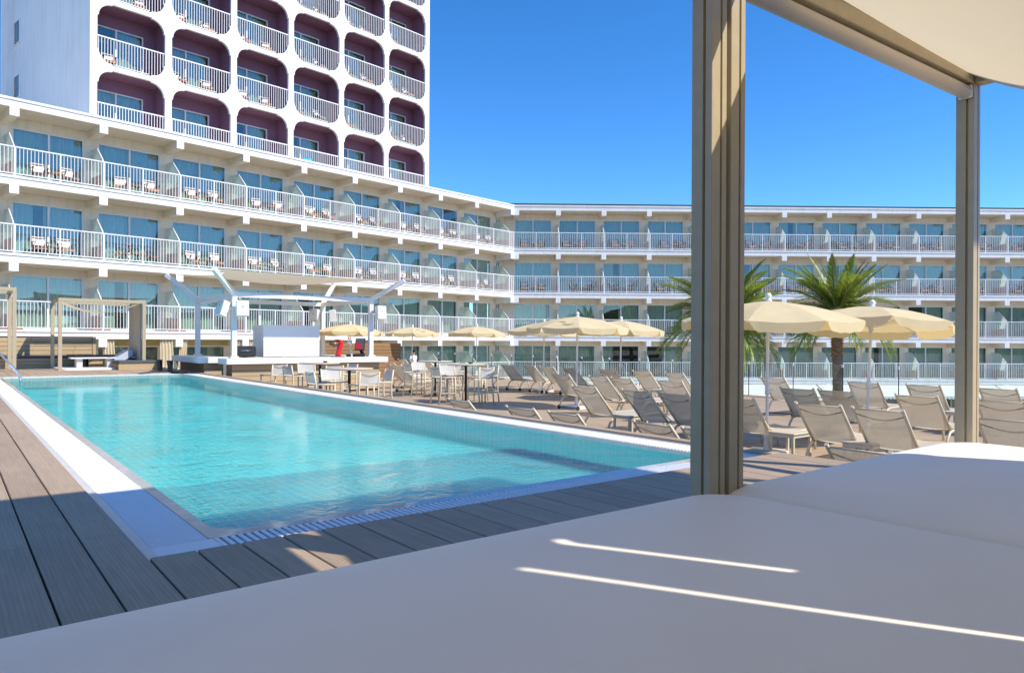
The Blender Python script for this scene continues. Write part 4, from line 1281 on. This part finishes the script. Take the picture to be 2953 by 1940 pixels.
# cream curtains below the left wing
def drape(x0, x1, z1, z0, seed, lab, flare=.15):
    rn = random.Random(seed); ph = rn.uniform(0, 6); folds = max(4, int((x1 - x0) / .11))
    def f(u, v):
        w = 1 + flare * (1 - v)
        return ((u - .5) * (x1 - x0) * w + .03 * math.sin(v * 4 + ph), .05 * math.sin(u * folds * 2 * PI + ph) * (1.2 - .5 * v), z0 + (z1 - z0) * v)
    m = MB(); m.grid(f, folds * 6, 8)
    o = m.obj('outdoor_curtain', M['curty'], None, wpos(WO, WA, (x0 + x1) / 2, .12, 0), WA)
    tag(o, lab, 'curtain', 'cream curtains under the lowest left balcony')
def xon(px): 
    rx = (px - 1476.5) / 2070
    c, s_ = math.cos(WA), math.sin(WA)
    return (rx * WO.y - WO.x) / (c - rx * s_)
for i, (p0, p1, lab) in enumerate(((262, 279, 'narrow cream curtain at the right end of the pale plank wall'), (303, 336, 'cream curtain seen inside the far cabana'), (465, 501, 'widest gathered cream curtain, left of the bar, right of the far cabana'), (520, 542, 'cream curtain nearest the left end of the bar counter'), (680, 698, 'narrow cream curtain right of the front left bar post'), (722, 764, 'cream curtain behind the black toaster grill and the white box'))):
    drape(xon(p0), xon(p1), LV[1] - TH - .02, -.62 if i not in (0, 1) else -.1, 50 + i, lab)

# ------------------------------------------------------------------ pool ladder
t = thing('pool_ladder', 'polished steel pool handrail at the far left pool corner', 'handrail', POOL_O, PA)
for b in (18.0, 18.5):
    m = MB()
    pts = [(.72, b, -.33), (.72, b, .03), (.70, b, .12), (.62, b, .27), (.30, b, .68), (.10, b, .88), (-.08, b, .98), (-.24, b, 1.0), (-.40, b, .95), (-.52, b, .80), (-.55, b, .55), (-.55, b, .03)]
    m.tube(pts, .022, 12); m.obj('rail', M['steel'], t)
    m = MB(); m.lathe([(.02, .031), (.055, .031), (.05, .05), (.022, .055)], 12, (-.55, b, 0)); m.obj('flange', M['steel'], t)
for i in range(2):
    m = MB(); m.b6(.67, .77, 18.02, 18.48, -.30 + i * .17, -.275 + i * .17); m.obj('step', M['steel'], t, bevel=.005)

# ------------------------------------------------------------------ glass balustrade
t = thing('glass_balustrade', 'clear glass balustrade on slim posts along the far edge of the sun deck', 'balustrade', POOL_O, PA)
FA = 19.75
b = -9.0; pts = []
while b < 28.6: pts.append(b); b += 1.56
pm = MB(); pm.b6(-.010, .010, -.010, .010, LOW, .42); pm = pm.mesh('post', M['wheel'])
clm = MB(); clm.b6(-.022, .022, -.03, .03, .35, .44); clm = clm.mesh('clamp', M['pole'])
gm = MB(); gm.b6(-.006, .006, .03, 1.53, LOW + .06, .46); gm = gm.mesh('glass_panel', M['clear'])
for q in pts:
    inst('post', pm, t, (FA, q, 0)); inst('clamp', clm, t, (FA - .025, q, 0))
    if q + 1.55 < 28.7: inst('glass_panel', gm, t, (FA - .03, q, 0))

# ------------------------------------------------------------------ palms
def frond_mesh(L, droop, seed):
    rn = random.Random(seed)
    m = MB()
    def spine(s): return Vector((L * (s - .12 * droop * s * s), 0, L * (.55 * s * (1 - .35 * droop) - .62 * droop * s * s)))
    n = 12
    m.tube([spine(i / n) for i in range(n + 1)], [.030 * (1 - .9 * i / n) + .003 for i in range(n + 1)], 5, False)
    m2 = MB()
    nl = 64
    for i in range(nl):
        s = .13 + .87 * i / (nl - 1); p = spine(s); t = (spine(min(1, s + .02)) - spine(s - .02)).normalized()
        ll = (.50 * math.sin(PI * min(1, .18 + s * .84)) + .10) * L / 2.3
        for sd in (-1, 1):
            out = Vector((.62 + .5 * s + rn.uniform(-.12, .12), sd * (1 - .35 * s), .38 - .75 * droop * (.3 + s) * .5 + rn.uniform(-.16, .16))).normalized()
            d = (out + t * .25).normalized()
            w = Vector((-d.y, d.x, .25 * sd)).normalized() * .0125
            e = p + d * ll * rn.uniform(.85, 1.1); mm = p + d * ll * .5 + Vector((0, 0, .012))
            e.z -= .10 * ll
            m2.add([p - w * .6, p + w * .6, mm + w, mm - w], [(0, 1, 2, 3)]); m2.add([mm - w, mm + w, e], [(0, 1, 2)])
    return m.mesh('rib', M['rachis']), m2.mesh('frond', M['frond'])
FR = [frond_mesh(2.35, .55, 1), frond_mesh(2.2, .8, 2), frond_mesh(2.4, 1.05, 3), frond_mesh(2.0, .25, 4)]
def palm(lab, loc, hgt, seed, wind=0.0, boots=True, nf=62, dr=0, scl=1.0):
    rn = random.Random(seed)
    t = thing('palm_tree', lab, 'palm tree', loc, 0, 'palms beyond the sun deck')
    m = MB(); n = 46; pts = []; rs = []
    for i in range(n + 1):
        z = hgt * i / n
        pts.append((.05 * math.sin(z * .6), .03 * math.sin(z * .9), z)); rs.append(.205 - .03 * i / n + (.016 if i % 2 else 0) + rn.uniform(-.006, .006))
    m.tube(pts, rs, 16); m.obj('trunk', M['trunk'], t)
    m = MB()
    for k in range(120):
        f = k / 120; a = k * 2.39996; z = hgt - 1.85 + f * 1.9
        r = .185 + (.07 if f > .42 else .008) + .07 * max(0, f - .4)
        c = Vector((r * math.cos(a), r * math.sin(a), z)); o_ = Vector((math.cos(a), math.sin(a), .55)).normalized()
        m.bar(c, c + o_ * (.05 + .12 * max(0, f - .35)), .10, .035, (0, 0, 1))
    m.obj('leaf_bases', M['boot'], t)
    for i in range(nf):
        f = (i + .5) / nf; az = i * 2.39996 + rn.uniform(-.2, .2)
        pit = R(76 - 80 * f + rn.uniform(-7, 7))
        kind = 3 if f < .22 else 0 if f < .5 else 1 if f < .78 else 2
        kind = min(2, kind + dr) if kind < 3 else kind
        rib, fr = FR[kind]
        o = inst('frond', fr, t, (.05 * math.cos(az), .05 * math.sin(az), hgt - .02 - .15 * f))
        base = .42 if kind != 3 else .5
        mtx = Matrix.Rotation(az, 3, 'Z') @ Matrix.Rotation(-(pit - base), 3, 'Y') @ Matrix.Rotation(rn.uniform(-.3, .3), 3, 'X')
        if wind:
            mtx = Matrix.Rotation(wind * (.5 + f), 3, Vector((.3, 1, 0))) @ mtx
        o.rotation_euler = mtx.to_euler(); sc = scl * rn.uniform(.85, 1.08); o.scale = (sc, sc, sc)
        r_ = inst('rib', rib, o)
    return t
palm('tall palm with a bare ringed trunk between the two foreground posts', (12.95, 28.6, -4.6), 6.95, 4, scl=1.15)
palm('drooping yellowish palm half hidden behind the left foreground post', (8.7, 29.5, -4.6), 6.7, 8, .12, True, 66, 0, 1.3)

# ------------------------------------------------------------------ the two cabanas the photograph was taken from
ZB0, ZB1 = 2.665, 2.765
FB, RB = -2.03, -4.20
def profile_post(m, a, b, z1, h=.05):
    """square extrusion with a narrow track slot in every face"""
    q = h; w = .007; d = .018
    poly = []
    for s in range(4):
        ca, sa = math.cos(s * PI / 2), math.sin(s * PI / 2)
        off = .012
        for x, y in ((q, -q + .002), (q, off - w), (q - d, off - w), (q - d, off + w), (q, off + w), (q, q - .002)):
            poly.append((a + x * ca - y * sa, b + x * sa + y * ca))
    m.prism(poly, .0, z1)
def near_cabana(lab, a0, a1, fb0, fb1, canopy, rear):
    t = thing('cabana', lab, 'cabana', POOL_O + Vector((0, 0, DT)), PA, 'cabanas round the pool')
    zt = ZB1 - DT; zb = ZB0 - DT
    C = [(a0, fb0), (a1, fb1), (a0 - (.08 if 1.8 < a0 < 2 else 0), RB), (a1 - (.13 if 1.6 < a1 < 1.8 else 0), RB)]  # unseen rear posts shifted to let a sun streak through
    for a, b in C:
        m = MB(); profile_post(m, a, b, zb); m.obj('post', M['ali'], t)
        m = MB(); m.b6(a - .028, a + .028, b - .028, b + .028, .01, zb - .01); m.obj('gasket', M['alid'], t)
    for (p, q) in ((C[0], C[1]), (C[2], C[3])):
        m = MB(); d = (Vector((q[0], q[1], 0)) - Vector((p[0], p[1], 0))).normalized() * .05
        m.bar(Vector((p[0], p[1], (zb + zt) / 2)) - d, Vector((q[0], q[1], (zb + zt) / 2)) + d, .10, zt - zb); m.obj('beam', M['ali'], t, bevel=.004)
    for (p, q) in ((C[0], C[2]), (C[1], C[3])):
        m = MB(); m.bar((p[0], p[1] - .052, (zb + zt) / 2), (q[0], q[1] + .052, (zb + zt) / 2), .098, zt - zb - .002); m.obj('beam', M['ali'], t, bevel=.004)
    m = MB(); m.bar((a0 + .055, fb0 - .02, zb - .045), (a1 - .075, fb1 - .02, zb - .045), .0, .0) if False else None
    m = MB(); m.tube([(a0 + .07, fb0 - .005, zb - .048), (a1 - .075, fb1 - .005, zb - .048)], .040, 14); rl_ = m.obj('roller_blind', M['blind'], t)
    m = MB(); m.b6(-.022, .0, -.040, .040, -.040, .040); m.obj('end_cap', M['wpaint'], rl_, (a1 - .05, fb1 - .005, zb - .048), bevel=.012, seg=2)
    m = MB(); m.b6(-.06, .06, -.004, .004, 0, .09); m.obj('bracket', M['frame'], t, (a1 - .02, fb1 + .056, zb + .005))
    if canopy: canopy(t, zt)
    if rear:
        for x0, x1, zz in rear:
            m = MB(); m.b6(x0, x1, RB - .015, RB + .015, .02, min(zz, zb + .04)); m.obj('rear_screen', M['screen'], t)
    return t
def canopy2(t, zt):
    def f(u, v):
        left = 1.735 + .42 * max(0, (v - .50) / .50) ** 1.1
        a = left + (4.10 - left) * u
        b = RB + .0 + (FB - .05 - RB) * v
        return (a, b, zt + .012 - 4 * .40 * v * (1 - v) - .05 * math.sin(u * PI) * math.sin(v * PI))
    m = MB(); m.grid(f, 24, 30); o = m.obj('canopy', M['canopy'], t)
def canopy1(t, zt):
    def f(u, v):
        a = -1.40 + (1.70 + 1.40) * u; b = RB + (FB - .02 - RB) * v
        return (a, b, zt + .012 - 4 * .40 * v * (1 - v) - .05 * math.sin(u * PI) * math.sin(v * PI))
    m = MB(); m.grid(f, 24, 30); m.obj('canopy', M['canopy'], t)
near_cabana('near taupe cabana holding the left foreground post and the closest white daybed', -1.40, 1.685, FB, FB, canopy1, [(-1.35, 1.325, 9), (1.365, 1.55, 9), (1.56, 1.715, 2.05)])  # gaps shape the sun streaks; unseen low strip added to cut one short
near_cabana('near taupe cabana framing the right half of the view, cream canopy overhead', 1.815, 4.135, FB, -2.125, canopy2, [(1.72, 4.08, 9)])
t3 = near_cabana('bare cabana frame just outside the right edge, without a canopy', 5.93, 8.2, -2.05, -2.05, None, None)

def bed(name, lab, a0, a1, b0, b1, top=.522, th=.20):
    t = thing(name, lab, 'daybed', POOL_O, PA, 'white foreground daybeds')
    w, d = a1 - a0, b1 - b0
    nu, nv = 60, 60
    def edge(x, L):       # a soft pillow edge: steep roll then a shallow crown
        q = min(x, L - x)
        r = .045
        z = 0
        if q < r: z -= r - math.sqrt(max(0, r * r - (r - q) ** 2))
        if q < .24: z -= .028 * (1 - q / .24) ** 2
        return z
    def warp(u, L):
        # denser near both ends
        q = .5 - .5 * math.cos(PI * u)
        return q * L
    def f(u, v):
        x, y = warp(u, w), warp(v, d)
        z = top + edge(x, w) + edge(y, d) + .004 * math.sin(x * 2.1 + 1) * math.sin(y * 2.7)
        return (a0 + x, b0 + y, z)
    m = MB(); m.grid(f, nu, nv)
    # skirt
    loop = [(i, 0) for i in range(nu)] + [(nu, j) for j in range(nv)] + [(i, nv) for i in range(nu, 0, -1)] + [(0, j) for j in range(nv, 0, -1)]
    top_i = [j * (nu + 1) + i for i, j in loop]
    base = len(m.v); k = len(loop)
    for (i, j) in loop:
        x, y, z = f(i / nu, j / nv); cx, cy = (a0 + a1) / 2, (b0 + b1) / 2
        m.v.append((x, y, top - th + .03))
    for q in range(k):
        r = (q + 1) % k
        m.f.append((top_i[q], top_i[r], base + r, base + q)); m.sm.append(True)
    m.obj('mattress', M['vinyl'], t)
    m = MB(); m.b6(a0 + .03, a1 - .03, b0 + .03, b1 - .03, DT + .03, top - th + .06); m.obj('bed_base', M['greybase'], t, bevel=.01)
    m = MB()
    for x in (a0 + .12, a1 - .12):
        for y in (b0 + .12, b1 - .12): m.b6(x - .04, x + .04, y - .04, y + .04, DT, DT + .03)
    m.obj('feet', M['black'], t)
    return t
bed('daybed', 'closest white vinyl daybed filling the bottom of the view, crossed by two thin sun streaks', -1.42, 1.715, -4.14, -2.06)
bed('daybed', 'second white vinyl daybed at the right, its far corner in full sun', 1.735, 4.055, -4.14, -2.055)

# ------------------------------------------------------------------ added unseen roof, form guessed, shaped to shade the near end of the pool
t = thing('added_shade_roof', 'tall added white roof, out of view behind the cabanas, shading the near pool', 'added shade roof', POOL_O, PA)
m = MB(); m.b6(-9.0, 5.58, -4.80, -3.12, 5.94, 6.06); m.obj('roof_panel', M['white'], t)
m = MB(); m.b6(5.60, 6.74, -5.75, -3.12, 5.94, 6.06); m.obj('roof_panel', M['white'], t)
for a, b in ((-8.8, -4.7), (6.66, -5.68), (-8.8, -3.2), (6.66, -5.2)):
    m = MB(); m.b6(a - .05, a + .05, b - .05, b + .05, 0, 5.94); m.obj('post', M['wpaint'], t)

# ------------------------------------------------------------------ person beyond the balustrade
def skin_body(name, pts, edges, radii, mk, parent=None, loc=(0, 0, 0)):
    me = bpy.data.meshes.new(name); me.from_pydata(pts, edges, [])
    o = bpy.data.objects.new(name, me); COL.objects.link(o); o.location = loc
    if parent: o.parent = parent
    sk = o.modifiers.new('skin', 'SKIN'); sk.use_smooth_shade = True
    lay = me.skin_vertices[0].data
    for i, r in enumerate(radii): lay[i].radius = (r, r) if not isinstance(r, tuple) else r
    lay[0].use_root = True
    ss = o.modifiers.new('sub', 'SUBSURF'); ss.levels = 1; ss.render_levels = 2
    me.materials.append(M[mk])
    return o
pl = wpos(WO, WA, xon(1212) + .1, .72, LV[0] + .12)
per = thing('person', 'person in a white short-sleeved shirt, hand on hip, standing beyond the glass balustrade', 'person', pl, WA + R(10))
pts = [(0, 0, .95), (0, 0, 1.15), (0, .01, 1.38), (0, 0, 1.50), (0, -.01, 1.57), (0, -.02, 1.66), (0, -.02, 1.76),
       (-.19, 0, 1.42), (-.40, -.02, 1.20), (-.22, -.10, 1.00), (.19, 0, 1.42), (.26, .02, 1.14), (.27, -.06, .90),
       (-.10, 0, .90), (-.11, -.01, .50), (-.11, .02, .07), (-.12, -.13, .04), (.10, 0, .90), (.12, -.01, .50), (.12, .02, .07), (.13, -.13, .04)]
ed = [(0, 1), (1, 2), (2, 3), (3, 4), (4, 5), (5, 6), (2, 7), (7, 8), (8, 9), (2, 10), (10, 11), (11, 12), (0, 13), (13, 14), (14, 15), (15, 16), (0, 17), (17, 18), (18, 19), (19, 20)]
rad = [.13, .125, .14, .06, .055, .085, .075, .06, .042, .03, .06, .042, .03, .09, .06, .045, .04, .09, .06, .045, .04]
skin_body('body', pts, ed, rad, 'skin', per)
for hx, hz, sg, hy in ((-.22, 1.00, 1, -.10), (.27, .90, -1, -.06)):
    hp, he, hr = [(hx, hy, hz)], [], [.026]
    for q in range(5):
        fx = hx + (q - 2) * .014; ln = (.05, .085, .092, .085, .07)[q]
        if q == 0:
            a_ = (hx + sg * .03, hy - .01, hz - .03); b_ = (hx + sg * .045, hy - .02, hz - .07)
        else:
            a_ = (fx, hy - .01, hz - .07); b_ = (fx, hy - .02, hz - .07 - ln)
        i0 = len(hp); hp += [a_, b_]; he += [(0, i0), (i0, i0 + 1)]; hr += [.010, .008]
    skin_body('hand', hp, he, hr, 'skin', per)
skin_body('shirt', [(0, 0, .90), (0, 0, 1.15), (0, .01, 1.38), (0, 0, 1.46), (-.20, 0, 1.42), (-.33, -.01, 1.27), (.20, 0, 1.42), (.245, .01, 1.24)], [(0, 1), (1, 2), (2, 3), (2, 4), (4, 5), (2, 6), (6, 7)], [.165, .155, .17, .08, .085, .075, .085, .075], 'shirt', per)
skin_body('trousers', [(0, 0, .98), (-.10, 0, .88), (-.11, -.01, .50), (-.11, .02, .10), (.10, 0, .88), (.12, -.01, .50), (.12, .02, .10)], [(0, 1), (1, 2), (2, 3), (0, 4), (4, 5), (5, 6)], [.15, .11, .085, .07, .11, .085, .07], 'trouser', per)
m = MB()
def hairf(u, v):
    th = u * 2 * PI; ph = v * 1.75
    return (.098 * math.sin(ph) * math.cos(th), .01 + .108 * math.sin(ph) * math.sin(th), 1.70 + .115 * math.cos(ph))
m.grid(hairf, 16, 8); m.obj('hair', M['hair'], per)
m = MB()
for ex in (-.032, .032): m.lathe([(0, -.010), (.010, -.006), (.010, .006), (0, .010)], 8, (ex, -.100, 1.69))
m.obj('eyes', M['hair'], per)
m = MB(); m.tube([(0, -.095, 1.69), (0, -.122, 1.655), (0, -.10, 1.645)], [.008, .014, .01], 6); m.tube([(-.022, -.098, 1.61), (.022, -.098, 1.61)], .006, 6); m.obj('nose_and_mouth', M['skin'], per)
